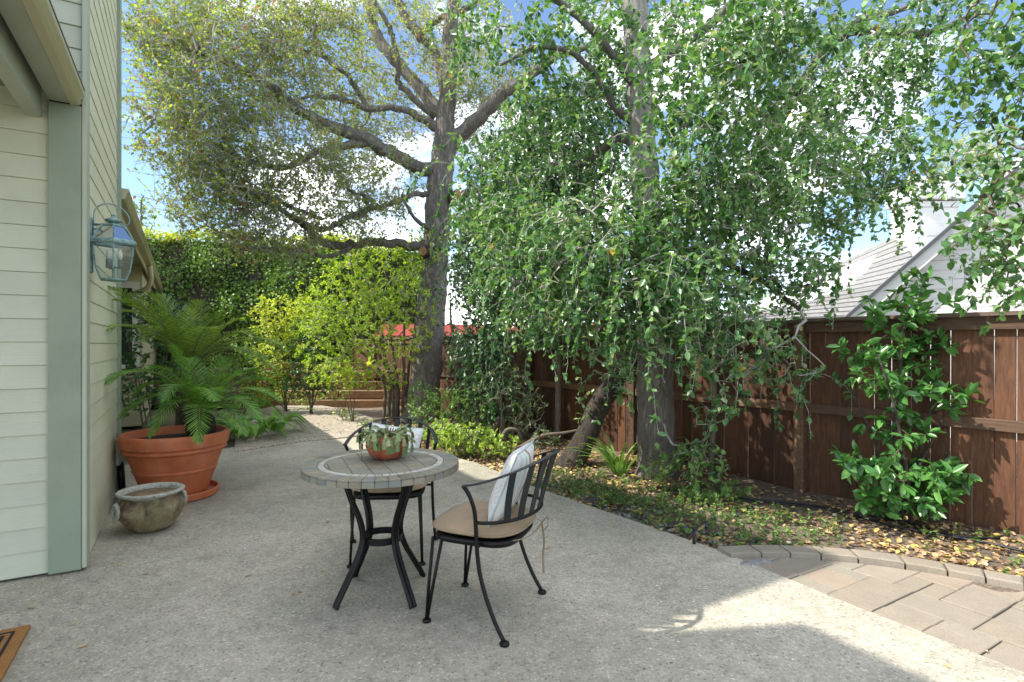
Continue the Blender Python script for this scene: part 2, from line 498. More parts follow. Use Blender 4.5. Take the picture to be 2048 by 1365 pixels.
c = t.ramp(sep.outputs[0], [(0, (.16, .13, .10)), (.25, (.34, .29, .23)), (.7, (.46, .41, .34)), (1, (.58, .54, .47))])
t.color(t.mix(.5, c, t.ramp(n2, [(.3, (.38, .37, .34)), (.7, (.6, .59, .57))]), 'OVERLAY')); t.rough(.95); t.bump(v1.outputs['Distance'], .9, .012)
t = NT('far_ground'); n1 = t.noise(.8, 5, .6, t.pos()); t.color(t.ramp(n1, [(.3, (.05, .05, .025)), (.7, (.12, .10, .06))])); t.rough(.95)
t = NT('paver'); p = t.pos(); n1 = t.noise(120, 5, .7, p); n2 = t.noise(6, 4, .6, p); r = t.rnd_obj()
c = t.ramp(r, [(0, (.255, .215, .165)), (.3, (.30, .26, .205)), (.6, (.275, .245, .195)), (.85, (.315, .25, .19)), (1, (.25, .235, .19))])
c = t.mix(.5, c, t.ramp(n1, [(.28, (.25,) * 3), (.72, (.72,) * 3)]), 'OVERLAY')
c = t.mix(.4, c, t.ramp(n2, [(.3, (.40,) * 3), (.7, (.6,) * 3)]), 'OVERLAY')
t.color(c); t.rough(.88); t.bump(n1, .5, .004)
t = NT('joint_sand'); n1 = t.noise(90, 5, .7, t.pos()); t.color(t.ramp(n1, [(.3, (.05, .04, .03)), (.7, (.16, .125, .09))])); t.rough(.95); t.bump(n1, .5, .006)
t = NT('mortar'); n1 = t.noise(70, 5, .7, t.pos()); t.color(t.ramp(n1, [(.3, (.16, .16, .155)), (.7, (.32, .32, .31))])); t.rough(.9); t.bump(n1, .8, .008)
t = NT('stone'); n1 = t.noise(20, 4, .6, t.pos()); a = t.attr()
t.color(t.mix(.3, t.ramp(a, [(0, (.06, .075, .095)), (.5, (.13, .15, .17)), (.8, (.22, .22, .21)), (1, (.38, .35, .30))]), t.ramp(n1, [(.3, (.3,) * 3), (.7, (.7,) * 3)]), 'OVERLAY')); t.rough(.6)
t = NT('hose'); t.color((.008, .009, .011)); t.rough(.45)

# fence, other timber
def wood(name, stops, grain=(9, 9, 1.1)):
    t = NT(name); vec = t.coord('Object', grain); r = t.rnd_obj()
    off = t.n('ShaderNodeVectorMath'); off.operation = 'ADD'; t.l(vec, off.inputs[0])
    cb = t.n('ShaderNodeCombineXYZ'); t.l(t.math('MULTIPLY', r, 37.0), cb.inputs[0]); t.l(t.math('MULTIPLY', r, 91.0), cb.inputs[2]); t.l(cb.outputs[0], off.inputs[1])
    n1 = t.noise(5, 7, .65, off.outputs[0], .8); n2 = t.noise(2.2, 4, .6, t.pos())
    c = t.ramp(n1, stops)
    c = t.mix(1.0, c, t.ramp(r, [(0, (.68, .66, .64)), (.5, (.95, .95, .95)), (1, (1.28, 1.2, 1.12))]), 'MULTIPLY')
    c = t.mix(.35, c, t.ramp(n2, [(.3, (.36,) * 3), (.7, (.62,) * 3)]), 'OVERLAY')
    t.color(c); t.rough(.7); t.bump(n1, .35, .006)
wood('fence_wood', [(.25, (.045, .017, .007)), (.5, (.092, .038, .016)), (.75, (.15, .068, .031))])
wood('fence_cap', [(.25, (.07, .048, .036)), (.5, (.125, .088, .066)), (.75, (.19, .14, .11))], (1.1, 9, 9))
wood('fence_rail', [(.25, (.065, .036, .02)), (.5, (.125, .070, .04)), (.75, (.19, .115, .072))], (1.1, 9, 9))
wood('terrace_wood', [(.25, (.12, .06, .03)), (.5, (.22, .12, .06)), (.75, (.33, .2, .11))], (1.1, 9, 9))
t = NT('red_roof'); n1 = t.noise(6, 5, .6, t.pos()); t.color(t.ramp(n1, [(.3, (.20, .026, .016)), (.7, (.30, .052, .034))])); t.rough(.7)
t = NT('roof_tile'); n1 = t.noise(12, 5, .6, t.pos()); r = t.rnd_obj()
t.color(t.mix(.4, t.ramp(r, [(0, (.20, .195, .185)), (1, (.28, .27, .255))]), t.ramp(n1, [(.3, (.3,) * 3), (.7, (.7,) * 3)]), 'OVERLAY')); t.rough(.85)
t = NT('roof_dark'); t.color((.13, .14, .15)); t.rough(.8)
t = NT('shutter'); t.color((.62, .70, .68)); t.rough(.5)
t = NT('cut_wood'); n1 = t.noise(30, 4, .6, t.coord()); t.color(t.ramp(n1, [(.3, (.30, .15, .07)), (.7, (.46, .27, .14))])); t.rough(.8)

def bark(name, stops, sc=(14, 14, 3.0), amt=1.0, dist=.05, butt=None):
    """furrowed bark: stretched ridges broken by cross noise"""
    t = NT(name); vec = t.pos(sc); n1 = t.noise(1.3, 9, .72, vec, 1.1); n2 = t.noise(2.4, 5, .6, t.pos()); n3 = t.noise(.55, 6, .7, t.pos(tuple(x * 2.2 for x in sc)), .4)
    ridge = t.math('SUBTRACT', 1.0, t.math('MULTIPLY', t.math('ABSOLUTE', t.math('SUBTRACT', n1, .5)), 4.2))
    h = t.math('SUBTRACT', t.math('ADD', .62, t.math('MULTIPLY', n3, .55)), t.math('MULTIPLY', t.math('MAXIMUM', ridge, 0.0), .52))
    c = t.ramp(h, stops)
    c = t.mix(.55, c, t.ramp(n2, [(.3, (.34,) * 3), (.7, (.68,) * 3)]), 'OVERLAY')
    if butt:      # old corky bark on the butt of the trunk, smooth bark above
        sx = t.n('ShaderNodeSeparateXYZ'); t.l(t.pos(), sx.inputs[0])
        edge = t.math('ADD', t.math('MULTIPLY', sx.outputs['Z'], .5), t.math('MULTIPLY', n2, .5))
        c = t.mix(t.ramp(edge, [(.85, (1,) * 3), (1.0, (0,) * 3)]), c, t.ramp(h, butt))
    t.color(c); t.rough(.92); t.bump(h, amt, dist)
bark('oak_bark', [(.25, (.075, .064, .056)), (.5, (.24, .215, .19)), (.75, (.42, .39, .355)), (1, (.56, .535, .50))], (9, 9, 2.4))
bark('pale_bark', [(.2, (.16, .14, .125)), (.45, (.33, .305, .28)), (.7, (.45, .43, .40)), (1, (.56, .54, .51))], (8, 8, 1.6), .8, .035, [(.2, (.06, .048, .04)), (.45, (.17, .145, .125)), (.75, (.32, .285, .255)), (1, (.42, .39, .36))])
bark('dark_bark', [(.25, (.03, .023, .018)), (.55, (.11, .086, .068)), (.9, (.23, .19, .155))], (13, 13, 3))
bark('thin_bark', [(.25, (.07, .055, .04)), (.55, (.18, .15, .115)), (.9, (.30, .26, .21))], (30, 30, 8), .5, .01)
t = NT('twig'); n1 = t.noise(6, 4, .6, t.pos()); t.color(t.ramp(n1, [(.3, (.30, .28, .255)), (.7, (.55, .525, .49))])); t.rough(.9)
t = NT('twig_brown'); n1 = t.noise(6, 4, .6, t.pos()); t.color(t.ramp(n1, [(.3, (.06, .042, .028)), (.7, (.17, .13, .09))])); t.rough(.9)

LEAFGAIN = 1.75
def leafmat(name, stops, trans=.32, rough=.42, spec=.4, tint=(1.25, 1.3, .55)):
    t = NT(name); a = t.attr()
    c = t.ramp(a, [(q, tuple(min(.6, x * LEAFGAIN) for x in cc)) for q, cc in stops])
    n = t.noise(9, 3, .6, t.pos()); c2 = t.mix(.30, c, t.ramp(n, [(.3, (.34,) * 3), (.7, (.66,) * 3)]), 'OVERLAY')
    t.color(c2); t.rough(rough); t.spec(spec)
    trn = t.n('ShaderNodeBsdfTranslucent'); t.l(t.mix(1.0, c2, tint, 'MULTIPLY'), trn.inputs['Color'])
    mx = t.n('ShaderNodeMixShader'); mx.inputs[0].default_value = trans
    t.l(t.b.outputs[0], mx.inputs[1]); t.l(trn.outputs[0], mx.inputs[2]); t.l(mx.outputs[0], t.out.inputs['Surface'])
    return t
leafmat('leaf_oak', [(0, (.018, .052, .018)), (.28, (.042, .108, .036)), (.55, (.078, .162, .052)), (.76, (.13, .215, .078)), (.95, (.26, .32, .19)), (.97, (.42, .24, .03)), (1, (.34, .16, .04))], .36, .30, .6)
leafmat('leaf_oak_dry', [(0, (.075, .12, .025)), (.4, (.15, .20, .04)), (.68, (.20, .235, .065)), (.82, (.30, .32, .07)), (.87, (.20, .10, .06)), (.94, (.36, .11, .04)), (1, (.24, .09, .05))], .5, .5, .3)
leafmat('leaf_dark', [(0, (.012, .034, .012)), (.5, (.028, .070, .022)), (1, (.055, .115, .038))], .2, .35, .5)
leafmat('leaf_vine', [(0, (.014, .042, .018)), (.5, (.034, .088, .034)), (.85, (.068, .145, .056)), (1, (.16, .22, .13))], .32, .32, .6)
leafmat('leaf_lime', [(0, (.13, .22, .018)), (.5, (.23, .33, .03)), (.85, (.31, .39, .05)), (1, (.40, .42, .07))], .5, .5, .3)
leafmat('leaf_yellow', [(0, (.16, .22, .03)), (.5, (.30, .34, .05)), (1, (.46, .44, .10))], .42, .45, .35)
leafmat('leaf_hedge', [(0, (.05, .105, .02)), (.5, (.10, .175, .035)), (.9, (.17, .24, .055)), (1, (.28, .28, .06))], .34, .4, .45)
leafmat('leaf_hedge_sun', [(0, (.22, .26, .04)), (1, (.42, .38, .06))], .4, .5, .3)  # yellow tones stand in for sunlight on the hedge top
leafmat('leaf_glossy', [(0, (.024, .080, .018)), (.5, (.050, .140, .032)), (.9, (.09, .20, .05)), (.97, (.16, .26, .06)), (1, (.40, .26, .04))], .26, .28, .6)
leafmat('leaf_shrub', [(0, (.05, .11, .025)), (.5, (.10, .18, .045)), (1, (.20, .28, .09))], .32, .42, .4)
leafmat('leaf_shrub_bright', [(0, (.09, .16, .025)), (.5, (.18, .27, .05)), (1, (.32, .38, .10))], .36, .42, .4)
leafmat('leaf_gray', [(0, (.06, .10, .05)), (.5, (.12, .17, .09)), (1, (.21, .26, .15))], .25, .45, .4)
leafmat('leaf_pale_far', [(0, (.14, .19, .09)), (.5, (.22, .27, .14)), (1, (.32, .36, .20))], .35, .6, .2)
leafmat('leaf_far', [(0, (.06, .11, .04)), (.5, (.12, .18, .06)), (1, (.24, .27, .10))], .35, .6, .2)
leafmat('frond', [(0, (.042, .115, .014)), (.5, (.080, .185, .024)), (1, (.14, .26, .04))], .33, .30, .55)
leafmat('frond_far', [(0, (.055, .11, .018)), (.5, (.12, .19, .032)), (1, (.20, .27, .055))], .38, .32, .5)
leafmat('fern', [(0, (.05, .13, .02)), (.5, (.10, .21, .035)), (1, (.17, .30, .06))], .35, .45, .35)
leafmat('cactus_leaf', [(0, (.06, .095, .032)), (.5, (.11, .155, .062)), (.85, (.18, .215, .105)), (1, (.22, .17, .11))], .2, .5, .35)
leafmat('strap_leaf', [(0, (.05, .13, .02)), (1, (.16, .27, .06))], .3, .4, .4)
leafmat('litter', [(0, (.07, .045, .026)), (.2, (.16, .10, .055)), (.45, (.27, .18, .10)), (.66, (.34, .25, .16)), (.80, (.36, .24, .085)), (.92, (.42, .30, .07)), (1, (.38, .30, .21))], .15, .65, .25, (1.1, 1, .6))
leafmat('ground_cover', [(0, (.045, .11, .03)), (.6, (.09, .165, .042)), (1, (.18, .25, .07))], .35, .5, .3)
t = NT('palm_trunk'); n1 = t.noise(30, 6, .7, t.coord()); t.color(t.ramp(n1, [(.3, (.015, .011, .008)), (.7, (.075, .055, .036))])); t.rough(.95); t.bump(n1, 1, .02)
t = NT('rachis'); t.color((.14, .17, .06)); t.rough(.5)
# ------------------------------------------------------------------ ground, patio, paving
def sheet(name, poly, z, mat, thick=0.03, kind='structure', parent=None):
    m = MB(); m.prism([(p[0], p[1]) for p in poly], z - thick, z, 0.004)
    o = m.build(name, mat, parent)
    if kind: o['kind'] = kind
    return o

m = MB(); m.add([(-400, -60, -.16), (400, -60, -.16), (400, 900, -.16), (-400, 900, -.16)], [(0, 1, 2, 3)])
o = m.build('ground', 'far_ground'); o['kind'] = 'structure'

EDGE = [G(1062, 972), G(1430, 1098), G(1660, 1192), G(2048, 1345), G(2900, 1720)]
patio_poly = [(-7, -1.5), (4.5, -1.5), (3.0, .9)] + [(p.x, p.y) for p in (EDGE[3], EDGE[2], EDGE[1], EDGE[0])]
for u, v in ((1000, 945), (950, 925), (880, 908), (800, 885), (740, 868), (690, 866), (640, 870), (590, 877), (540, 886), (500, 890), (452, 897)):
    g = G(u, v); patio_poly.append((g.x, g.y))
patio_poly += [(-4.25, 7.0), (-4.6, 6.4), (-6.0, 5.2), (-8, 3)]
m = MB()
n = len(patio_poly)
top = [(x, y, 0.0) for x, y in patio_poly]; bot = [(x, y, -.12) for x, y in patio_poly]
m.add(top + bot, [tuple(range(n))] + [(i + n, (i + 1) % n + n, (i + 1) % n, i) for i in range(n)])
o = m.build('patio', 'aggregate'); o['kind'] = 'structure'

# planting bed: one uneven sheet under the patio edge, fence and shrubs
xs = np.linspace(-6, 6.5, 126); ys = np.linspace(1.2, 15.5, 144)
gx, gy = np.meshgrid(xs, ys)
gz = ground_z(gx, gy) - .012
vv = np.stack([gx, gy, gz], -1).reshape(-1, 3)
nx = len(xs)
ff = [(j * nx + i, j * nx + i + 1, (j + 1) * nx + i + 1, (j + 1) * nx + i) for j in range(len(ys) - 1) for i in range(nx - 1)]
m = MB(); m.add(vv, ff, .5); o = m.build('planting_bed', 'bed_soil', None, True); o['kind'] = 'structure'

# gravel path behind the patio
gp = [G(u, v) for u, v in ((470, 905), (600, 885), (700, 876), (760, 862), (745, 838), (700, 822), (640, 812), (560, 812), (470, 830))]
m = MB(); n = len(gp)
gpz = [(p.x, p.y, .014) for p in gp]
m.add(gpz + [(p.x, p.y, -.1) for p in gp], [tuple(range(n))] + [(i + n, (i + 1) % n + n, (i + 1) % n, i) for i in range(n)])
o = m.build('path', 'gravel'); o['kind'] = 'structure'

# pavers: mixed-size slabs aligned with the house, edged by a raised curved course
arc = [(1434, 1101), (1520, 1098), (1600, 1100), (1700, 1108), (1830, 1125), (1940, 1145), (2048, 1165), (2200, 1194), (2420, 1240)]
arcp = spline([G(u, v).to_tuple()[:2] for u, v in arc], 8)
ctr = np.array((1.9, 2.0))
inn = arcp + nz(ctr - arcp) * .145
inn[:, 1] -= .0
eg = [(p.x, p.y) for p in (EDGE[1], EDGE[2], EDGE[3])]
region = [(eg[0][0] + .012, eg[0][1]), (eg[1][0] + .012, eg[1][1]), (eg[2][0] + .012, eg[2][1]), (3.6, 1.0), (4.6, 2.2)] + [tuple(p) for p in inn[::-4]]
hull = []
for p in region: hull.append(p)
pv = tag(thing('paving', None, None, (2.4, 3.0, 0)), kind='structure')
base = MB(); base.prism([(eg[0][0], eg[0][1]), eg[1], eg[2], (3.6, 1.0), (4.6, 2.2)] + [tuple(p) for p in arcp[::-6]], -.10, -.030)
base.build('joint_bed', 'joint_sand', pv)
def convex(poly):
    """convex hull, counter-clockwise"""
    pts = sorted(set((round(a, 5), round(b, 5)) for a, b in poly))
    def half(it):
        h = []
        for p in it:
            while len(h) > 1 and (h[-1][0] - h[-2][0]) * (p[1] - h[-2][1]) - (h[-1][1] - h[-2][1]) * (p[0] - h[-2][0]) <= 0: h.pop()
            h.append(p)
        return h[:-1]
    return half(pts) + half(pts[::-1])
region = convex(region)
U = .118; NGX, NGY = 34, 30
occ = np.zeros((NGX, NGY), bool)
o0 = Vector((.75, 2.15, 0))
rp = random.Random(21)
sizes = [(3, 2), (2, 2), (2, 3), (3, 2), (2, 1), (1, 2), (4, 2)]
pz = []
for j in range(NGY):
    for i in range(NGX):
        if occ[i, j]: continue
        opts = sizes[:]; rp.shuffle(opts); opts.append((1, 1))
        for (a, b) in opts:
            if i + a <= NGX and j + b <= NGY and not occ[i:i + a, j:j + b].any():
                occ[i:i + a, j:j + b] = True; pz.append((i, j, a, b)); break
for (i, j, a, b) in pz:
    gq = .0012 + rp.random() * .0022
    cs = [(i * U + gq, j * U + gq), ((i + a) * U - gq, j * U + gq), ((i + a) * U - gq, (j + b) * U - gq), (i * U + gq, (j + b) * U - gq)]
    w = [(o0 + D2 * p[0] - D1 * 0 + D1 * p[1] + D2 * 0 + D1 * -1.2) for p in cs]
    poly = clip_poly([(p.x, p.y) for p in w], region)
    if len(poly) < 3 or area(poly) < .0012: continue
    q = MB(); hh = -.006 + rp.uniform(-.004, .003)
    q.prism(inset(poly, .001), -.06, hh, .005)
    q.build('paver', 'paver', pv)
# raised edging course
kb = tag(thing('kerb', None, None, (2.4, 3.6, 0)), kind='structure')
k = 0; step = 6
while k + step < len(arcp):
    a0, a1 = arcp[k], arcp[k + step]; b0, b1 = inn[k], inn[k + step]
    mid = arcp[k + step // 2]; midb = inn[k + step // 2]
    e = .012
    poly = [b0 + (b1 - b0) * e, midb, b1 - (b1 - b0) * e, a1 - (a1 - a0) * e, mid, a0 + (a0 - a0)]
    poly = [tuple(p) for p in poly]
    q = MB(); q.prism(inset(poly, .003), -.10, .034 + rp.uniform(-.004, .005), .008); q.build('kerb_stone', 'paver', kb)
    k += step
q = MB()
for (u, v, r) in ((1492, 1128, .045), (1508, 1124, .06), (1530, 1122, .045)):
    g = G(u, v); q.lathe([(r, -.05), (r, -.012), (r * .7, .004), (r * .2, .009)], (g.x, g.y, 0), 12, lambda a, z: .25 * sin(3 * a + r * 90))
q.build('mortar_patch', 'mortar', kb, True)

# ------------------------------------------------------------------ house beside the patio
house = thing('house', 'pale green clapboard house with grey-green corner board and gutter beside the patio', 'house', HC)
RZ1 = radians(30.7); RZ2 = RZ1 + pi / 2
def board_mesh(name, L, h, mat, thick=.02):
    q = MB()
    prof = [(0, 0), (-thick, 0.0), (-thick - .001, .004), (-.004, h - .002), (0, h - .002)]
    vs = [(0, y, z) for y, z in prof] + [(L, y, z) for y, z in prof]
    k = len(prof)
    q.add(vs, [tuple(range(k)), tuple(range(2 * k - 1, k - 1, -1))] + [(i, i + k, (i + 1) % k + k, (i + 1) % k) for i in range(k)])
    return q.mesh(name, mat)
def quadbox(s0, s1, o0_, o1, z0, z1, bev=0.0):
    q = MB(); q.box(H((s0 + s1) / 2, (o0_ + o1) / 2, (z0 + z1) / 2), (abs(o1 - o0_), abs(s1 - s0), abs(z1 - z0)), (D2, D1, Vector((0, 0, 1))), bev)
    return q
BH = .1415
front = quadbox(.035, .16, -2.9, -.02, .012, 4.9).build('front_wall', 'dark_gap', house)
me = board_mesh('siding_board', 2.72, BH, 'siding', .013)
for i in range(21):
    place('siding_board', me, front, H(.034, -.165 - 2.72, .016 + i * BH) - HC, (0, 0, RZ1))
me2 = board_mesh('siding_board', 1.6, BH, 'siding', .013)
for i in range(21, 34):
    place('siding_board', me2, front, H(.034, -.004 - 1.6, .016 + i * BH) - HC, (0, 0, RZ1))
side = quadbox(.165, 2.195, -.16, -.004, .012, 4.9).build('side_wall', 'dark_gap', house)
me3 = board_mesh('siding_board', 2.0, BH, 'siding_side', .0085)
for i in range(34):
    place('siding_board', me3, side, H(.125, -.002, .010 + i * BH) - HC, (0, 0, RZ2))
quadbox(-.012, .0335, -.163, -.001, .012, 2.900, .004).build('corner_board', 'trim_green', house)
quadbox(-.010, .135, .0005, .026, .02, 4.9, .004).build('corner_board', 'trim_edge', house)
quadbox(2.10, 2.20, .0005, .034, .012, 4.9, .004).build('corner_board', 'trim_green', house)
quadbox(-.50, 2.24, -3.0, .12, 4.9, 5.02).build('shadow_eave', 'fascia', house)  # out-of-view roof slab, overhang lengthened to extend the wall's shadow
quadbox(-4.2, -.74, -4.5, -1.15, 3.2, 5.36).build('shadow_block', 'siding', house)  # unseen block added for patio shade; gap beside it leaves a lit notch
quadbox(2.26, 3.4, -4.5, -1.15, 3.2, 5.3).build('shadow_block', 'siding', house)  # second unseen block, added to cast the far shadow edge
# porch eave: fascia box, moulded gutter, inner beam, boarded ceiling
quadbox(-4.2, -.014, -.162, -.055, 2.905, 3.08, .004).build('fascia', 'fascia', house)
q = MB()
prof = [(-.053, 2.895), (-.012, 2.900), (.004, 2.918), (-.002, 2.936), (.016, 2.962), (.018, 2.985), (.010, 2.985), (.008, 2.966), (-.012, 2.94), (-.016, 2.912), (-.053, 2.908)]
k = len(prof)
vs = [H(-4.2, o_, z) for o_, z in prof] + [H(-.016, o_, z) for o_, z in prof]
q.add(vs, [tuple(range(k)), tuple(range(2 * k - 1, k - 1, -1))] + [(i, (i + 1) % k, (i + 1) % k + k, i + k) for i in range(k)])
q.build('gutter', 'gutter', house, False)
quadbox(-4.2, .030, -.275, -.195, 2.80, 2.99, .004).build('porch_beam', 'beam_paint', house)
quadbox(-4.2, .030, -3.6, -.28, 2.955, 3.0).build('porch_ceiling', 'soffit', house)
q = MB(); zt = [(.02, 3.0), (-1.6, 3.62), (-1.6, 3.55), (.02, 2.992)]
vs = [H(-4.2, o_, z) for o_, z in zt] + [H(-.03, o_, z) for o_, z in zt]
q.add(vs, [(0, 1, 2, 3), (7, 6, 5, 4), (0, 4, 5, 1), (1, 5, 6, 2), (2, 6, 7, 3), (3, 7, 4, 0)]); q.build('porch_roof', 'roof_dark', house)
# vent hood low on the side wall
q = MB(); q.box(H(1.95, .030, .42), (.035, .17, .24), (D2, D1, Vector((0, 0, 1))), .006)
ve = q.build('vent_cover', 'trim_edge', house)
q = MB(); a = [H(s_, o_, z) for s_ in (1.87, 2.03) for o_, z in ((.046, .44), (.046, .34), (.15, .33), (.15, .345))]
q.add(a, [(0, 1, 2, 3), (7, 6, 5, 4), (0, 3, 7, 4), (3, 2, 6, 7), (2, 1, 5, 6), (0, 4, 5, 1)]); q.build('vent_hood', 'trim_edge', ve)
q = MB(); q.tube([H(2.06, .035, .30), H(2.07, .045, .12), H(2.07, .05, .0)], .03, 8); q.build('drain_pipe', 'hose', ve, True)

# the far wing: eave with gutter running back, end wall with window
wing = quadbox(8.0, 14.4, -4.2, -.10, -.1, 2.86).build('wing_wall', 'tan_paint', house)
quadbox(2.3, 8.0, -4.2, -.95, -.1, 2.86).build('wing_side_wall', 'tan_paint', house)
q = MB(); zt = [(.02, 2.98), (-3.4, 4.2), (-3.4, 4.1), (.02, 2.93)]
vs = [H(2.25, o_, z) for o_, z in zt] + [H(14.6, o_, z) for o_, z in zt]
q.add(vs, [(0, 1, 2, 3), (7, 6, 5, 4), (0, 4, 5, 1), (1, 5, 6, 2), (2, 6, 7, 3), (3, 7, 4, 0)]); q.build('wing_roof', 'roof_dark', house)
quadbox(2.25, 14.6, -.05, -.02, 2.74, 2.925).build('wing_fascia', 'tan_paint', house)
q = MB(); prof2 = [(-.018, 2.83), (.05, 2.835), (.07, 2.86), (.065, 2.88), (.09, 2.92), (.09, 2.94), (-.018, 2.94)]
k = len(prof2)
vs = [H(2.25, o_, z) for o_, z in prof2] + [H(14.6, o_, z) for o_, z in prof2]
q.add(vs, [tuple(range(k)), tuple(range(2 * k - 1, k - 1, -1))] + [(i, (i + 1) % k, (i + 1) % k + k, i + k) for i in range(k)])
q.build('wing_gutter', 'gutter', house)
quadbox(2.25, 14.6, -.94, -.06, 2.868, 2.885).build('wing_soffit', 'tan_paint', house)
q = MB(); q.tube(spline([H(7.6, .03, 2.82), H(7.62, .05, 2.6), H(7.68, -.02, 2.42), H(7.82, -.3, 2.3)], 5), .045, 10); q.build('downspout', 'gutter', house, True)
win = quadbox(7.965, 7.99, -.95, -.20, 1.0, 2.48).build('window', 'window_glass', house)
for (a, b, c, d) in ((-1.0, -.14, 2.44, 2.56), (-1.0, -.14, .92, 1.04), (-.25, -.14, 1.04, 2.44), (-1.0, -.92, 1.04, 2.44), (-.62, -.57, 1.04, 2.44), (-.92, -.62, 2.0, 2.04), (-.57, -.25, 2.0, 2.04)):
    quadbox(7.93, 7.963, a, b, c, d).build('window_frame', 'white_paint', win)

# ------------------------------------------------------------------ coach lantern on the side wall
lc = H(.22, .142, 0); LS = .22; Zc = Vector((0, 0, 1))
lan = thing('wall_lantern', 'verdigris coach lantern with glass panes bracketed to the clapboard wall', 'lantern', lc + Vector((0, 0, 1.85)))
q = MB(); q.box(H(LS, .021, 2.07), (.018, .085, .36), (D2, D1, Zc), .008); q.build('back_plate', 'verdigris', lan)
q = MB()
q.tube([H(LS, .03, 2.210), H(LS, .09, 2.217), lc + Vector((0, 0, 2.217))], .008, 8)
q.tube([H(LS, .03, 2.180), H(LS, .08, 2.182), H(LS, .115, 2.210)], .006, 8); q.build('arm', 'verdigris', lan, True)
q = MB()
pts = [H(LS, .035, 2.10), H(LS, .034, 2.2), H(LS, .04, 2.30), H(LS, .075, 2.345), H(LS, .125, 2.358), H(LS, .18, 2.34), H(LS, .222, 2.295), H(LS, .232, 2.25), H(LS, .215, 2.222), H(LS, .19, 2.232)]
q.tube(spline(pts, 5), .0042, 6); q.build('scroll', 'verdigris', lan, True)
q = MB(); q.lathe([(.008, 2.175), (.010, 2.220), (.016, 2.228), (.044, 2.240), (.050, 2.247), (.046, 2.253), (.020, 2.264), (.012, 2.272), (.014, 2.282), (.004, 2.290)], (lc.x, lc.y, 0), 20); q.build('finial', 'verdigris', lan, True)
ang0 = atan2(-lc.y, -lc.x)
def hexp(r, z, k, off=0): return Vector((lc.x + r * cos(ang0 + k * pi / 3 + off), lc.y + r * sin(ang0 + k * pi / 3 + off), z))
rings = [(.068, 2.210), (.128, 2.120), (.136, 2.090), (.128, 2.070), (.118, 1.985), (.098, 1.885), (.080, 1.850)]
q = MB()
for (r, z, w) in ((.068, 2.210, .008), (.078, 1.850, .007)): q.loop([hexp(r, z, k) for k in range(6)], w, 6)
q.loop([hexp(.130, 2.097, k) for k in range(6)], .020, 8, (1.0, .9))
q.lathe([(.07, 2.207), (.074, 2.215), (.02, 2.230), (.01, 2.235)], (lc.x, lc.y, 0), 6)
for k in range(6):
    q.tube([hexp(.068, 2.210, k), hexp(.098, 2.170, k), hexp(.126, 2.115, k)], .0055, 5)
    q.tube([hexp(.126, 2.075, k), hexp(.121, 2.005, k), hexp(.105, 1.915, k), hexp(.078, 1.850, k)], .0055, 5)
q.lathe([(.012, 1.835), (.02, 1.842), (.076, 1.847), (.076, 1.851)], (lc.x, lc.y, 0), 6)
q.build('cage', 'verdigris', lan)
for k in range(6):
    q = MB(); q.add([hexp(.067, 2.207, k), hexp(.067, 2.207, k + 1), hexp(.126, 2.115, k + 1), hexp(.126, 2.115, k)], [(0, 1, 2, 3)]); q.build('pane', 'pane_glass', lan)
    q = MB(); a = [(.125, 2.070), (.120, 2.005), (.104, 1.915), (.077, 1.852)]
    vs = [hexp(r, z, k) for r, z in a] + [hexp(r, z, k + 1) for r, z in a]
    q.add(vs, [(i, i + 1, i + 5, i + 4) for i in range(3)]); q.build('pane', 'pane_glass', lan)
q = MB()
q.tube([lc + Vector((0, 0, 1.851)), lc + Vector((0, 0, 1.955))], .008, 8)
for k in range(3):
    c = lc + Vector((.04 * cos(k * 2.1 + .4), .04 * sin(k * 2.1 + .4), 0))
    q.tube([c + Vector((0, 0, 1.925)), c + Vector((0, 0, 1.985))], .016, 8)
    q.tube([lc + Vector((0, 0, 1.935)), c + Vector((0, 0, 1.930))], .006, 6)
cl = q.build('bulb_holder', 'candle', lan, True)
for k in range(3):
    c = lc + Vector((.04 * cos(k * 2.1 + .4), .04 * sin(k * 2.1 + .4), 0)); q = MB()
    q.lathe([(.008, 1.985), (.014, 2.010), (.010, 2.035), (.002, 2.053)], (c.x, c.y, 0), 10); q.build('bulb', 'white_paint', lan, True)

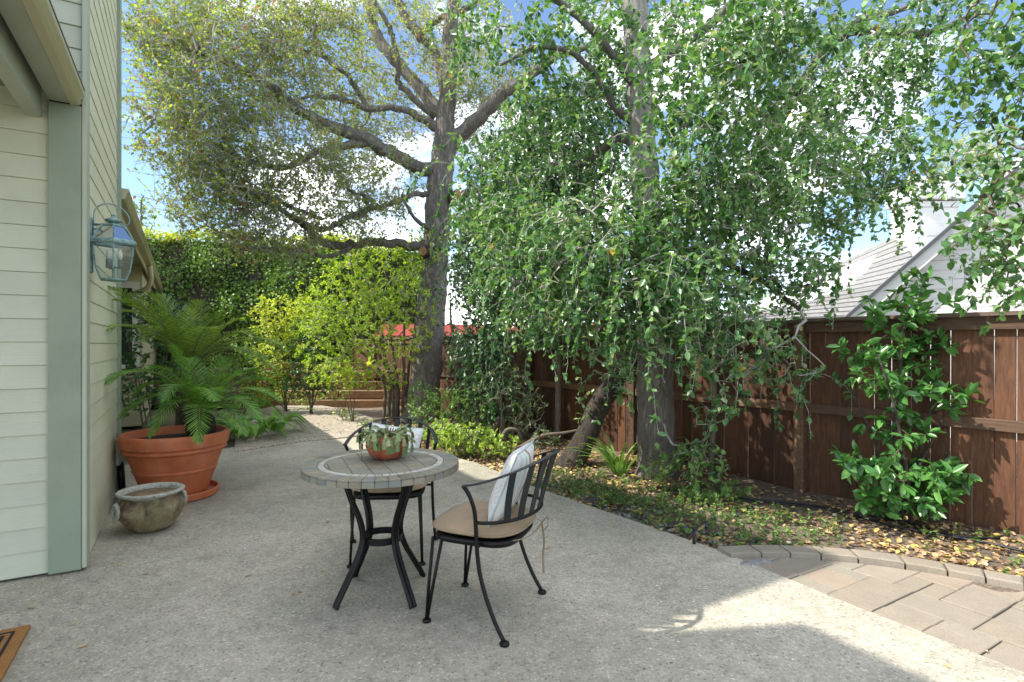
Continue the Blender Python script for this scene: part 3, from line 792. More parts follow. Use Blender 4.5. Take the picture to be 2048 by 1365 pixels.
# ------------------------------------------------------------------ fence
fence = thing('board_fence', 'tall brown stained board fence with flat cap behind the planting bed', 'fence', F(0, 0, 0))
PZ = lambda l: 1.665 - .0105 * max(0, l)
rf = random.Random(8)
for i in range(-2, 8):
    l = i * 2.14
    if l > 15: break
    q = MB(); q.box(F(l, -.005, (PZ(l) - .05) / 2 - .1), (.095, .095, PZ(l) - .05 + .2), (FD, FN, Zc), .006); q.build('post', 'fence_rail', fence)
    zt = PZ(l + 1.07)
    L_ = 2.14 - .1
    c = l + 1.07
    ax = (FD, FN, Zc)
    def piece(nm, mat, n_, z_, size, bev=.004):
        qq = MB(); qq.box((0, 0, 0), size, None, bev)
        o_ = qq.build(nm, mat, None); o_.parent = fence
        o_.location = F(c, n_, z_) - F(0, 0, 0); o_.rotation_euler = (0, 0, atan2(FD.y, FD.x)); return o_
    piece('rail', 'fence_rail', -.002, .80, (L_, .04, .09))
    piece('rail', 'fence_rail', -.002, zt - .087, (L_, .04, .10))
    piece('cap', 'fence_cap', -.01, zt - .018, (2.14 - .004, .15, .034))
    k = 0; x = l - 1.07 + 1.07 + .005
    while x < l + 2.14 - .02:
        w_ = rf.uniform(.128, .146); gap = rf.choice((.001, .002, .003, .008)) if rf.random() < .8 else .010
        qq = MB(); hh = zt - .018 - rf.uniform(0, .003)
        qq.box((0, 0, 0), (w_ - gap, .017, hh), None, .003)
        o_ = qq.build('board', 'fence_wood', None); o_.parent = fence
        o_.location = F(x + w_ / 2, -.034 - rf.uniform(0, .004), hh / 2 - .02) - F(0, 0, 0)
        o_.rotation_euler = (rf.uniform(-.003, .003), rf.uniform(-.004, .004), atan2(FD.y, FD.x)); x += w_

# ------------------------------------------------------------------ terrace wall at the end of the path
terr = thing('retaining_wall', 'low stepped timber retaining wall at the end of the gravel path', 'wall', G(640, 805))
rt = random.Random(3)
for row, (yy, z0) in enumerate(((12.7, -.05), (12.9, .15), (13.1, .35), (13.9, .56), (14.1, .76))):
    x = -6.4
    while x < -3.0 + .1 * row:
        w_ = rt.uniform(1.1, 1.8); q = MB()
        q.box((x + w_ / 2, yy + rt.uniform(-.01, .01), z0 + .095), (w_ - .012, .16, .185), None, .012); q.build('timber', 'terrace_wood', terr); x += w_
m = MB(); m.box((-5, 14.0, .12), (8, 1.5, .3)); m.box((-5, 15.9, .30), (9, 3.4, .9)); m.build('terrace_soil', 'bed_soil', terr)

# ------------------------------------------------------------------ neighbouring buildings
nb = thing('neighbour_house', 'white neighbouring house with grey tiled roof and square chimney beyond the fence', 'house', (7.0, 12.0, 0))
# main tiled slope facing the camera
e0, e1 = P(1330, 655, 10.0), P(1900, 628, 10.6)
r0, r1 = P(1500, 618, 13.5), P(1800, 470, 13.6)
e1.z = e0.z + .02
NCO = 17
def rp_(a, b):
    p = e0.lerp(e1, a); q = r0.lerp(r1, a); return p.lerp(q, b)
for k in range(NCO):
    b0, b1 = k / NCO, (k + 1.12) / NCO
    q = MB(); up = Vector((0, -.0, .045))
    a = [rp_(0, b0) + up, rp_(1, b0) + up, rp_(1, b1) + Vector((0, 0, .004)), rp_(0, b1) + Vector((0, 0, .004))]
    q.add(a + [p - Vector((0, 0, .04)) for p in a], [(0, 1, 2, 3), (7, 6, 5, 4), (0, 4, 5, 1), (1, 5, 6, 2), (2, 6, 7, 3), (3, 7, 4, 0)])
    q.build('roof_course', 'roof_tile', nb)
q = MB(); a = [Vector((p.x, p.y, -.2)) for p in (e0 + Vector((.4, .5, 0)), e1 + Vector((0, .5, 0)), r1, r0)]; b_ = [e0 + Vector((.4, .5, -.08)), e1 + Vector((0, .5, -.08)), r1 - Vector((0, 0, .25)), r0 - Vector((0, 0, .25))]
q.add(a + b_, [(0, 1, 5, 4), (1, 2, 6, 5), (2, 3, 7, 6), (3, 0, 4, 7), (4, 5, 6, 7)]); q.build('wall', 'white_paint', nb)
# gable end to the right with raking board
gA, gB, gC = P(1660, 665, 9.8), P(2080, 300, 8.6), P(2600, 760, 7.4)
def slab(nm, a, b, c, d, off, mat):
    q = MB(); vs = [Vector(p) for p in (a, b, c, d)]; vs2 = [p + off for p in vs]
    q.add(vs + vs2, [(0, 1, 2, 3), (7, 6, 5, 4), (0, 4, 5, 1), (1, 5, 6, 2), (2, 6, 7, 3), (3, 7, 4, 0)]); return q.build(nm, mat, nb)
back = Vector((.15, 1.0, 0))
q = MB(); lowA, lowC = Vector((gA.x + .3, gA.y + .25, -.2)), Vector((gC.x, gC.y + .25, -.2))
tA, tB, tC = gA + Vector((.3, .25, 0)), gB + Vector((0, .25, 0)), gC + Vector((0, .25, 0))
q.add([lowA, lowC, tC, tB, tA], [(0, 1, 2, 3, 4)]); gw = q.build('gable_wall', 'white_paint', nb)
dz = Vector((0, 0, .26))
slab('rake_board', gA - dz, gB - dz, gB - Vector((0, 0, .02)), gA - Vector((0, 0, .02)), Vector((0, .05, 0)), 'white_paint')
slab('rake_roof', gA + Vector((0, -.06, 0)), gB + Vector((0, -.06, 0)), gB + Vector((-.03, -.06, .05)), gA + Vector((-.03, -.06, .05)), Vector((.25, .5, 0)), 'roof_dark')
for i in range(13):
    z = 1.62 + i * .16; f0 = (z + .2 - tA.z) / (tB.z - tA.z)
    if f0 > .93: break
    s0 = tA.lerp(tB, max(0, f0) + .01); s1 = tB.lerp(tC, .6); dirv = Vector((tB.x - tA.x, tB.y - tA.y, 0)).normalized(); ln = (Vector((tB.x, tB.y, 0)) - Vector((s0.x, s0.y, 0))).length + .6
    nrm_ = Vector((dirv.y, -dirv.x, 0)); cc = Vector((s0.x, s0.y, z)) + dirv * ln / 2 + nrm_ * .012; q = MB()
    q.box(cc, (ln, .016, .152), (dirv, nrm_, Zc)); q.build('clapboard', 'white_paint', gw)
# chimney
ch = P(1868, 420, 13.0)
q = MB(); q.box((ch.x - .1, 13.2, 3.0), (.95, .9, 3.4)); chm = q.build('chimney', 'white_paint', nb)
for (zz, w_) in ((4.60, 1.0), (4.98, 1.14)):
    q = MB(); q.box((ch.x - .1, 13.2, zz), (w_, w_ * .95, .10 if zz < 4.9 else .5), None, .02); q.build('chimney_band', 'white_paint', chm)
for i in range(3):
    q = MB(); q.box((ch.x - .1, 12.742, 3.3 + i * .38), (.55, .02, .32), None, .005); q.build('chimney_panel', 'white_paint', chm)
# shuttered window
q = MB(); q.box(P(2020, 585, 9.95) + Vector((.1, 0, 0)), (.75, .05, .5), None, .01); sw = q.build('window', 'white_paint', nb)
for i in range(7):
    q = MB(); q.box(P(2020, 585, 9.9) + Vector((.1, 0, -.2 + i * .066)), (.64, .02, .045), (Vector((1, 0, 0)), Vector((0, .8, .6)), Vector((0, -.6, .8))), .003); q.build('louver', 'shutter', sw)

shed = thing('red_roofed_shed', 'shed with red metal roof seen over the fence behind the oak', 'shed', (0, 14, 0))
q = MB(); q.box((.1, 14.5, .68), (6.6, 1.6, 1.7)); q.build('wall', 'tan_paint', shed)
for i in range(22):
    q = MB(); x = -3.35 + i * .305
    vs = [Vector((x, 13.5, 1.62)), Vector((x + .3, 13.5, 1.62)), Vector((x + .3, 14.6, 1.93)), Vector((x, 14.6, 1.93))]
    q.add(vs + [p - Vector((0, 0, .03)) for p in vs], [(0, 1, 2, 3), (7, 6, 5, 4), (0, 4, 5, 1), (1, 5, 6, 2), (2, 6, 7, 3), (3, 7, 4, 0)])
    q.tube([vs[0] + Vector((0, 0, .01)), vs[3] + Vector((0, 0, .01))], .018, 5); q.build('roof_panel', 'red_roof', shed)
# ------------------------------------------------------------------ pots on the patio
big = G(352, 992)
pot = thing('terracotta_pot', 'large ribbed terracotta pot holding the sago palm beside the wall', 'pot', (big.x, big.y, 0))
prof = [(.245, .045), (.262, .05), (.33, .24), (.338, .255), (.346, .262), (.346, .275), (.342, .282), (.395, .43), (.412, .435), (.424, .45), (.422, .465), (.414, .475), (.42, .482), (.436, .49), (.446, .56), (.448, .585), (.438, .60), (.415, .602), (.405, .59), (.395, .50), (.39, .49)]
m = MB(); m.lathe(prof, (big.x, big.y, 0), 72); m.build('pot_body', 'terracotta', pot, 'auto')
m = MB(); m.lathe([(.41, .46), (.41, .525), (.2, .545), (.02, .55)], (big.x, big.y, 0), 40, lambda a, z: -.02 + .012 * sin(5 * a)); m.build('soil', 'soil', pot, True)
sau = thing('plant_saucer', 'round terracotta saucer on the concrete under the large pot', 'saucer', (big.x, big.y, 0))
m = MB(); m.lathe([(.30, .006), (.345, .01), (.362, .065), (.358, .072), (.344, .072), (.33, .032), (.02, .030)], (big.x, big.y, 0), 64); m.build('dish', 'terracotta', sau, 'auto')
m = MB(); m.lathe([(.31, 0.0), (.325, 0), (.325, .0058), (.31, .0058)], (big.x, big.y, 0), 48); m.build('felt_ring', 'soil', sau)

ug = G(302, 1058)
urn = thing('old_urn', 'weathered mossy stone urn with ring handle in front of the terracotta pot', 'urn', (ug.x, ug.y, 0))
prof = [(.105, 0), (.125, .006), (.165, .045), (.205, .11), (.222, .165), (.218, .205), (.196, .245), (.178, .262), (.176, .272)]
m = MB(); m.lathe(prof, (ug.x, ug.y, 0), 56, lambda a, z: .006 * sin(3 * a + 9 * z)); m.build('urn_body', 'old_urn', urn, True)
m = MB(); m.lathe([(.176, .268), (.198, .272), (.222, .286), (.226, .298), (.216, .306), (.196, .304), (.182, .29), (.176, .25), (.168, .2)], (ug.x, ug.y, 0), 56, lambda a, z: .008 * sin(4 * a)); m.build('urn_rim', 'urn_rim', urn, True)
m = MB(); m.lathe([(.175, .20), (.17, .222), (.1, .23), (.01, .236)], (ug.x, ug.y, 0), 30, lambda a, z: .05 * sin(5 * a)); m.build('soil', 'soil', urn, True)
for an in (radians(236), radians(56)):
    cx = Vector((ug.x + .235 * cos(an), ug.y + .235 * sin(an), .185))
    tq = Vector((-sin(an), cos(an), 0)); m = MB()
    m.loop([cx + tq * (.038 * cos(a)) + Vector((0, 0, .052 * sin(a))) for a in np.linspace(0, 2 * pi, 20, endpoint=False)], .0145, 8, None, (cos(an), sin(an), .01)); m.build('ring_handle', 'urn_rim', urn, True)
m = MB()
for i in range(34):
    a = random.uniform(0, 6.28); r = random.uniform(0, .13); c = Vector((ug.x + r * cos(a), ug.y + r * sin(a), .236 + random.uniform(0, .02)))
    d = Vector((random.uniform(-1, 1), random.uniform(-1, 1), random.uniform(-.3, .6))).normalized() * .025; e = d.cross(Vector((random.random(), .3, 1))).normalized() * .010
    m.add([c - d, c + e, c + d, c - e + Vector((0, 0, .008))], [(0, 1, 2), (0, 2, 3)])
o = m.build('dry_leaves', 'litter', urn); o['kind'] = 'stuff'

# ------------------------------------------------------------------ door mat
mc = G(62, 1256); mx = D2; my = D1
mat = thing('door_mat', 'orange-brown coir doormat with black border lines at the porch', 'doormat', (mc.x, mc.y, 0))
ax = (D2, D1, Zc)
W_, DEP = 1.2, .75
c0 = mc - D2 * (W_ / 2) - D1 * (DEP / 2)
m = MB(); m.box(c0 + Vector((0, 0, .010)), (W_, DEP, .018), ax, .004); m.build('mat', 'coir', mat)
for k, ins in enumerate((.055, .088)):
    w_, d_, lw = W_ - 2 * ins, DEP - 2 * ins, .012
    for (cx, cy, sx, sy) in ((0, d_ / 2, w_ + lw, lw), (0, -d_ / 2, w_ + lw, lw), (w_ / 2, 0, lw, d_ - lw - .002), (-w_ / 2, 0, lw, d_ - lw - .002)):
        m = MB(); m.box(c0 + D2 * cx + D1 * cy + Vector((0, 0, .0195)), (sx, sy, .003), ax); m.build('border_line', 'mat_black', mat)

# ------------------------------------------------------------------ mosaic bistro table
TC = Vector((-.745, 3.18, 0)); TZ = .745; TR = .437
tab = thing('bistro_table', 'round slate mosaic bistro table on four curved black iron legs', 'table', TC, 0, None, True)
m = MB(); m.lathe([(TR - .012, TZ - .038), (TR - .010, TZ - .006), (.0, TZ - .006)][:2] + [(.02, TZ - .0058)], (0, 0, 0), 64); top = m.build('tabletop', 'grout', tab)
N1 = 42; da = 2 * pi / N1
def ring_tile(r0, r1, da, z0, z1, gap=.003):
    q = MB(); g0, g1 = gap / r0, gap / r1; p = []
    for r, g_, seq in ((r1, g1, (-.5, 0, .5)), (r0, g0, (.5, 0, -.5))):
        for f in seq: a = f * (da - g_); p.append((r * cos(a), r * sin(a)))
    q.prism(p, z0, z1, .003); return q
me = ring_tile(TR - .085, TR, da, TZ - .010, TZ).mesh('slate_tile', 'slate')
me2 = ring_tile(TR - .011, TR + .001, da, TZ - .042, TZ - .012).mesh('rim_tile', 'slate')
for k in range(N1):
    o = place('slate_tile', me, top, (0, 0, random.uniform(-.001, .001)), (0, 0, k * da))
    o = place('rim_tile', me2, top, (0, 0, 0), (0, 0, (k + .5 * (k % 2) * 0) * da))
N2 = 54; me3 = ring_tile(TR - .122, TR - .088, 2 * pi / N2, TZ - .010, TZ + .0005).mesh('border_tile', 'slate_pale')
for k in range(N2): place('border_tile', me3, top, None, (0, 0, k * 2 * pi / N2))
circ = [((TR - .126) * cos(a), (TR - .126) * sin(a)) for a in np.linspace(0, 2 * pi, 48, endpoint=False)]
S = .098; ra = radians(24)
for i in range(-5, 5):
    for j in range(-5, 5):
        sq = [(i * S + .0015, j * S + .0015), ((i + 1) * S - .0015, j * S + .0015), ((i + 1) * S - .0015, (j + 1) * S - .0015), (i * S + .0015, (j + 1) * S - .0015)]
        sq = [(x * cos(ra) - y * sin(ra), x * sin(ra) + y * cos(ra)) for x, y in sq]
        pl = clip_poly(sq, circ)
        if len(pl) > 2 and area(pl) > .0003:
            q = MB(); q.prism(pl, TZ - .010, TZ + random.uniform(-.0005, .0006), .0015); q.build('centre_tile', 'slate', top)
for k in range(4):
    a = radians(45 + 90 * k + 2); d = Vector((cos(a), sin(a), 0)); sd = Vector((-sin(a), cos(a), 0))
    prof = [(.295, .0), (.275, .04), (.225, .12), (.165, .22), (.128, .31), (.128, .38), (.15, .46), (.19, .55), (.222, .64), (.235, .712)]
    q = MB(); pr = spline(prof, 5)
    for sgn in (-1, 1):
        q.tube([d * r + sd * (.0105 * sgn) + Zc * max(z, .004) for r, z in pr], .0125, 8)
    q.build('leg', 'black_iron', tab, True)
q = MB(); q.lathe([(.098, .30), (.114, .30), (.114, .335), (.098, .335), (.098, .30)], (0, 0, 0), 40, None, False); q.build('ring', 'black_iron', tab, 'auto')
q = MB(); q.lathe([(.215, .698), (.245, .698), (.245, .706), (.215, .706), (.215, .698)], (0, 0, 0), 40, None, False); q.build('support_ring', 'black_iron', tab, 'auto')

# planter bowl and trailing plant on the table
BC = Vector((-.735, 3.27, TZ + .001))
bowl = thing('clay_planter', 'round red clay planter bowl standing on the mosaic table', 'planter', BC)
prof = [(.055, 0.0), (.075, .004), (.105, .03), (.124, .07), (.122, .10), (.106, .128), (.094, .138), (.086, .134), (.082, .115), (.05, .11)]
q = MB(); q.lathe(prof, BC, 48, lambda a, z: .010 * sin(14 * a) * (1 if z > .02 else 0) + .008 * sin(3 * a)); q.build('bowl', 'clay_bowl', bowl, True)
cac = thing('trailing_cactus', 'limp grey-green trailing cactus spilling over the clay planter', 'plant', BC + Vector((0, 0, .11)))
q = MB(); rc = random.Random(4)
def segleaf(q, p, d, n, L_, W_):
    d = d.normalized(); sN = d.cross(n).normalized(); n2 = sN.cross(d).normalized()
    prof = [(0, .18), (.22, .75), (.45, .85), (.52, .70), (.78, 1.0), (.98, .8), (1.0, .25)]
    vs = []
    for t_, w in prof:
        c = p + d * (L_ * t_) - n2 * (.10 * L_ * t_ * t_)
        vs += [c - sN * (W_ * w / 2) - n2 * (.12 * W_ * w), c, c + sN * (W_ * w / 2) - n2 * (.12 * W_ * w)]
    fs = []
    for i in range(len(prof) - 1):
        b = i * 3; fs += [(b, b + 1, b + 4, b + 3), (b + 1, b + 2, b + 5, b + 4)]
    r = rc.random(); q.add(vs, fs, r)
    return p + d * L_ - n2 * (.10 * L_)
for i in range(80):
    a = rc.uniform(0, 2 * pi); r = rc.uniform(.0, .075)
    p = BC + Vector((r * cos(a), r * sin(a), .115 + rc.uniform(0, .03)))
    out = Vector((cos(a), sin(a), 0)); el = rc.uniform(.0, 1.25); ns = rc.choice((2, 3, 3, 4))
    for k in range(ns):
        ea = el - k * rc.uniform(.6, 1.0)
        d = out * cos(ea) + Zc * sin(ea) + Vector((rc.uniform(-.25, .25), rc.uniform(-.25, .25), 0))
        hor = Vector((p.x - BC.x, p.y - BC.y, 0))
        if hor.length < .128 and p.z < BC.z + .145: d = d + out * .5
        elif hor.length > .14: d = Vector((d.x * .25, d.y * .25, -1))
        n_ = (Zc * cos(ea) - out * sin(ea)) + Vector((rc.uniform(-.4, .4), rc.uniform(-.4, .4), 0))
        q_ = segleaf(q, p, d, n_, rc.uniform(.038, .054), rc.uniform(.026, .034))
        if q_.z < BC.z + .012: break
        p = q_
o = q.build('leaves', 'cactus_leaf', cac)
q = MB()
for i in range(10):
    a = rc.uniform(0, 6.28); q.tube([BC + Vector((.02 * cos(a), .02 * sin(a), .105)), BC + Vector((.05 * cos(a), .05 * sin(a), .17))], .004, 5)
q.build('stem', 'twig_brown', cac, True)

# ------------------------------------------------------------------ iron chairs, seat cushions, pillows
def make_chair(label, loc, rz):
    t = thing('iron_chair', label, 'chair', loc, rz, 'wrought-iron chairs at the table', True)
    sq = lambda hx, hy, z, e=4.0, n=36, y0=0: [Vector((hx * np.sign(cos(a)) * abs(cos(a)) ** (2 / e), y0 + hy * np.sign(sin(a)) * abs(sin(a)) ** (2 / e), z)) for a in np.linspace(0, 2 * pi, n, endpoint=False)]
    q = MB(); q.loop(sq(.222, .215, .437), .0165, 8, (.75, 1.1)); q.build('seat_frame', 'black_iron', t, True)
    q = MB(); r = sq(.212, .205, .443); q.add(r + [p - Vector((0, 0, .006)) for p in r], [tuple(range(36)), tuple(range(71, 35, -1))]); q.build('seat_mesh', 'black_iron', t)
    for s in (-1, 1):
        q = MB()
        q.tube([(s * .205, .205, .432), (s * .218, .222, .2), (s * .226, .232, .012)], .0085, 8)
        q.tube([(s * .212, .150, .432), (s * .221, .195, .2), (s * .227, .228, .012)], .0085, 8)
        lg = q.build('leg', 'black_iron', t, True)
        q = MB(); q.lathe([(.020, 0), (.023, .004), (.021, .014), (.010, .018)], (s * .2265, .230, 0), 14); q.build('foot', 'black_iron', lg, True)
        q = MB()
        pts = [(s * .292, -.222, .012), (s * .288, -.175, .09), (s * .283, -.125, .2), (s * .279, -.088, .32), (s * .277, -.072, .44), (s * .279, -.068, .54), (s * .285, -.062, .62), (s * .294, -.040, .69), (s * .303, -.012, .735)]
        q.tube(spline(pts, 4), .0105, 8)
        q.tube([(s * .277, -.075, .437), (s * .215, -.075, .437)], .009, 6)
        lg = q.build('leg', 'black_iron', t, True)
        q = MB(); q.lathe([(.021, 0), (.025, .004), (.023, .014), (.010, .020)], (s * .292, -.222, 0), 14); q.build('foot', 'black_iron', lg, True)
    up = lambda f: Vector((.306 * cos(f), -.012 - .375 * sin(f) ** .85, .735 + .132 * sin(f) ** 1.15))
    lo = lambda f: Vector((.277 * cos(f), -.070 - .225 * sin(f) ** .9, .555 + .012 * sin(f)))
    q = MB(); fs = np.linspace(0.0, pi, 41)
    q.tube([up(f) for f in fs], .0125, 8, True, (0, 0, 1), (1.15, .42)); q.build('top_rail', 'iron_flat', t, 'auto')
    q = MB(); q.tube([lo(f) for f in fs], .0088, 8); q.build('lower_rail', 'black_iron', t, True)
    for k in range(7):
        f = radians(36 + k * 18); a, b = lo(f), up(f); tg = (up(f + .02) - up(f - .02)).normalized()
        mid = a.lerp(b, .5) + (Vector((0, .012, 0)))
        pts = bez(a + Vector((0, 0, .004)), mid, b - Vector((0, 0, .004)), 8); q = MB()
        vs = []; 
        for p in pts:
            d = (b - a).normalized(); nn = d.cross(tg).normalized()
            vs += [p - tg * .018 - nn * .003, p + tg * .018 - nn * .003, p + tg * .018 + nn * .003, p - tg * .018 + nn * .003]
        ff = [(0, 1, 2, 3), tuple(range(len(vs) - 1, len(vs) - 5, -1))]
        for i in range(len(pts) - 1):
            for j in range(4): ff.append((i * 4 + j, i * 4 + (j + 1) % 4, i * 4 + 4 + (j + 1) % 4, i * 4 + 4 + j))
        q.add(vs, ff); q.build('slat', 'iron_flat', t)
    return t
ch1_loc, ch1_rz = (-.14, 2.965, 0), radians(69.3)
ch2_loc, ch2_rz = (-.825, 3.775, 0), radians(185.5)
make_chair('wrought-iron chair turned sideways with a striped-back pillow, nearest the pavers', ch1_loc, ch1_rz)
make_chair('wrought-iron chair behind the mosaic table facing the camera', ch2_loc, ch2_rz)

def make_cushion(label, loc, rz, ties=True):
    t = thing('seat_cushion', label, 'cushion', (loc[0], loc[1], .4535), rz, 'tan seat cushions', True)
    nr, na = 14, 48; vs = []; e = 3.2
    for side_ in (1, -1):
        for i in range(nr + 1):
            r = i / nr
            for j in range(na):
                a = 2 * pi * j / na
                k = (abs(cos(a)) ** e + abs(sin(a)) ** e) ** (-1 / e)
                h = .056 * (1 - r ** 3.2) ** .62 if side_ > 0 else -.029 * (1 - r ** 5) ** .6
                pk = .006 * sin(9 * a + 1.5) * r ** 3 * (1 - r) * 5
                dx = .012 * sin(4 * a) * r
                vs.append(((.250 + dx * .2) * r * k * cos(a), (.246) * r * k * sin(a) + .002, .030 + h + (pk if side_ > 0 else 0) - (.010 * np.exp(-r * r * 60) if side_ > 0 else 0)))
    n1 = (nr + 1) * na; fs = []
    for b, flip in ((0, 0), (n1, 1)):
        for i in range(nr):
            for j in range(na):
                f = (b + i * na + j, b + (i + 1) * na + j, b + (i + 1) * na + (j + 1) % na, b + i * na + (j + 1) % na)
                fs.append(f[::-1] if flip else f)
    q = MB(); q.add(vs, fs); q.build('cushion_pad', 'cushion', t, True)
    q = MB(); rim = [vs[nr * na + j] for j in range(na)]; q.loop(rim, .0065, 6); q.build('piping', 'cushion', t, True)
    if ties:
        for s in (1,):
            q = MB(); b = Vector((s * .17, -.235, .005))
            q.tube(spline([(-.2, -.16, -.005), (-.1, -.245, -.012), (.05, -.262, -.02), b + Vector((.06, -.005, -.035))], 4), .004, 5, True, None, (1.6, .6))
            q.tube(spline([b, b + Vector((s * .035, -.02, -.02)), b + Vector((s * .06, -.005, -.035))], 4), .004, 5, True, None, (1.6, .6))
            q.tube(spline([b + Vector((s * .06, -.005, -.035)), b + Vector((s * .085, -.03, -.01)), b + Vector((s * .09, -.03, -.06)), b + Vector((s * .065, -.012, -.075)), b + Vector((s * .06, -.006, -.038))], 5), .004, 5, True, None, (1.6, .6))
            q.tube(spline([b + Vector((s * .06, -.006, -.036)), b + Vector((s * .058, -.02, -.13)), b + Vector((s * .066, -.012, -.22)), b + Vector((s * .05, -.02, -.31))], 5), .004, 5, True, None, (1.8, .5))
            q.build('tie', 'cushion', t, True)
    return t
make_cushion('tan seat cushion with fabric ties on the sideways iron chair', ch1_loc, ch1_rz)
make_cushion('tan seat cushion half hidden under the mosaic tabletop', ch2_loc, ch2_rz, False)

def make_pillow(label, loc, rz, tilt, size, y, z, yaw=0, roll=0):
    c, s = cos(rz), sin(rz)
    w = Vector((loc[0] - s * y, loc[1] + c * y, z))
    t = thing('throw_pillow', label, 'pillow', w, rz, 'throw pillows on the chairs', True)
    t.rotation_euler = (tilt, roll, rz + yaw)
    n = 22; g = np.linspace(-1, 1, n); pts = []
    for sd in (1, -1):
        vs = []
        for a in g:
            for b in g:
                h = ((1 - abs(a) ** 2.6) * (1 - abs(b) ** 2.6)) ** .55
                pin = 1 - .07 * (1 - abs(a) ** 2) * abs(b) ** 6 - .0 
                pin2 = 1 - .07 * (1 - abs(b) ** 2) * abs(a) ** 6
                vs.append((a * size / 2 * pin2, sd * (.068 * h + .004 * sin(5 * a + 3 * b) * h), b * size / 2 * pin))
        fs = [(i * n + j, i * n + j + 1, (i + 1) * n + j + 1, (i + 1) * n + j) for i in range(n - 1) for j in range(n - 1)]
        if sd < 0: fs = [f[::-1] for f in fs]
        fs = [f[::-1] for f in fs]
        q = MB(); q.add(vs, fs); q.build('front_cover' if sd > 0 else 'back_cover', 'pillow_white' if sd > 0 else 'pillow_stripe', t, True); pts = vs
    ed = [pts[i * n] for i in range(n)] + [pts[(n - 1) * n + j] for j in range(1, n)] + [pts[i * n + n - 1] for i in range(n - 2, -1, -1)] + [pts[j] for j in range(n - 2, 0, -1)]
    q = MB(); q.loop([Vector(p) for p in ed], .0048, 6, None, (0, 1, 0)); q.build('piping', 'piping_blue', t, True)
    return t
make_pillow('off-white throw pillow with striped back leaning on the sideways iron chair', ch1_loc, ch1_rz, radians(22), .40, -.150, .545 + .155, radians(7))
make_pillow('white textured throw pillow on the iron chair behind the table', ch2_loc, ch2_rz, radians(24), .37, -.165, .545 + .115, radians(-3), radians(-7))
# ------------------------------------------------------------------ vegetation tools
SUNWARD = -np.array(tuple(SUN_TRAVEL))
class Leaves:
    """cloud of folded leaf blades, built as one mesh"""
    def __init__(s): s.parts = []
    def add(s, p, axis, normal, L_, W_, rnd, shape=(.30, .46, .72, .40)):
        p = np.asarray(p, float); n = len(p)
        if n == 0: return
        a = nz(axis); nn = normal - (normal * a).sum(1, keepdims=True) * a; nn = nz(nn); sd = np.cross(a, nn)
        L_ = np.broadcast_to(np.asarray(L_, float), (n,))[:, None]; W_ = np.broadcast_to(np.asarray(W_, float), (n,))[:, None]
        t1, w1, t2, w2 = shape
        fold = .16 * W_ * nn
        curl = -.10 * L_ * nn
        v = np.stack([p, p + a * L_ * t1 + sd * W_ * w1 + fold + curl * .1, p + a * L_ * t2 + sd * W_ * w2 + fold + curl * .5, p + a * L_ + curl,
                      p + a * L_ * t2 - sd * W_ * w2 + fold + curl * .5, p + a * L_ * t1 - sd * W_ * w1 + fold + curl * .1], 1)
        s.parts.append((v, np.broadcast_to(np.asarray(rnd, float), (n,))))
    def count(s): return sum(len(v) for v, r in s.parts)
    def build(s, name, mat, parent=None, kind=None):
        v = np.concatenate([q[0] for q in s.parts]); r = np.concatenate([q[1] for q in s.parts]); n = len(v)
        org = np.array(tuple(parent.location)) if parent is not None else np.zeros(3)
        co = (v.reshape(-1, 3) - org).astype(np.float32)
        b = (np.arange(n) * 6)[:, None]
        idx = np.concatenate([b + np.array([[0, 1, 2, 3]]), b + np.array([[0, 3, 4, 5]])], 1).reshape(-1).astype(np.int32)
        me = bpy.data.meshes.new(name)
        me.vertices.add(n * 6); me.vertices.foreach_set('co', co.ravel())
        me.loops.add(n * 8); me.loops.foreach_set('vertex_index', idx)
        me.polygons.add(n * 2); me.polygons.foreach_set('loop_start', (np.arange(n * 2) * 4).astype(np.int32))
        at = me.attributes.new('rnd', 'FLOAT', 'FACE'); at.data.foreach_set('value', np.repeat(r, 2).astype(np.float32))
        me.materials.append(MAT[mat]); me.update(calc_edges=True); me.validate()
        o = place(name, me, parent)
        if kind: o['kind'] = kind
        return o

class Tubes:
    """many thin tapering twigs, built as one mesh"""
    def __init__(s): s.v = []; s.f = []; s.n = 0
    def add(s, pts, rad, k=4):
        pts = np.asarray(pts, float); m = len(pts)
        if m < 2: return
        t = nz(np.gradient(pts, axis=0)); ref = np.array((.31, .17, .93)); a = nz(np.cross(t, ref)); b = np.cross(a, t)
        th = np.arange(k) * 2 * pi / k
        ring = pts[:, None] + np.asarray(rad)[:, None, None] * (np.cos(th)[None, :, None] * a[:, None] + np.sin(th)[None, :, None] * b[:, None])
        s.v.append(ring.reshape(-1, 3))
        i = np.arange(m - 1)[:, None] * k; j = np.arange(k)[None]; j2 = (j + 1) % k
        s.f.append((np.stack([i + j, i + j2, i + k + j2, i + k + j], -1).reshape(-1, 4) + s.n)); s.n += m * k
    def build(s, name, mat, parent=None):
        co = np.concatenate(s.v); f = np.concatenate(s.f).astype(np.int32)
        if parent is not None: co = co - np.array(tuple(parent.location))
        me = bpy.data.meshes.new(name); nf = len(f)
        me.vertices.add(len(co)); me.vertices.foreach_set('co', co.astype(np.float32).ravel())
        me.loops.add(nf * 4); me.loops.foreach_set('vertex_index', f.ravel())
        me.polygons.add(nf); me.polygons.foreach_set('loop_start', (np.arange(nf) * 4).astype(np.int32))
        me.polygons.foreach_set('use_smooth', np.ones(nf, bool))
        me.materials.append(MAT[mat]); me.update(calc_edges=True)
        o = place(name, me, parent); o['kind'] = 'stuff'
        return o

def ellipsoid(c, r, n, rg, hollow=.0):
    d = nz(rg.normal(size=(n, 3))); q = rg.random(n) ** (1 / 3)
    q = hollow + (1 - hollow) * q
    return np.array(tuple(c)) + d * q[:, None] * np.array(r)

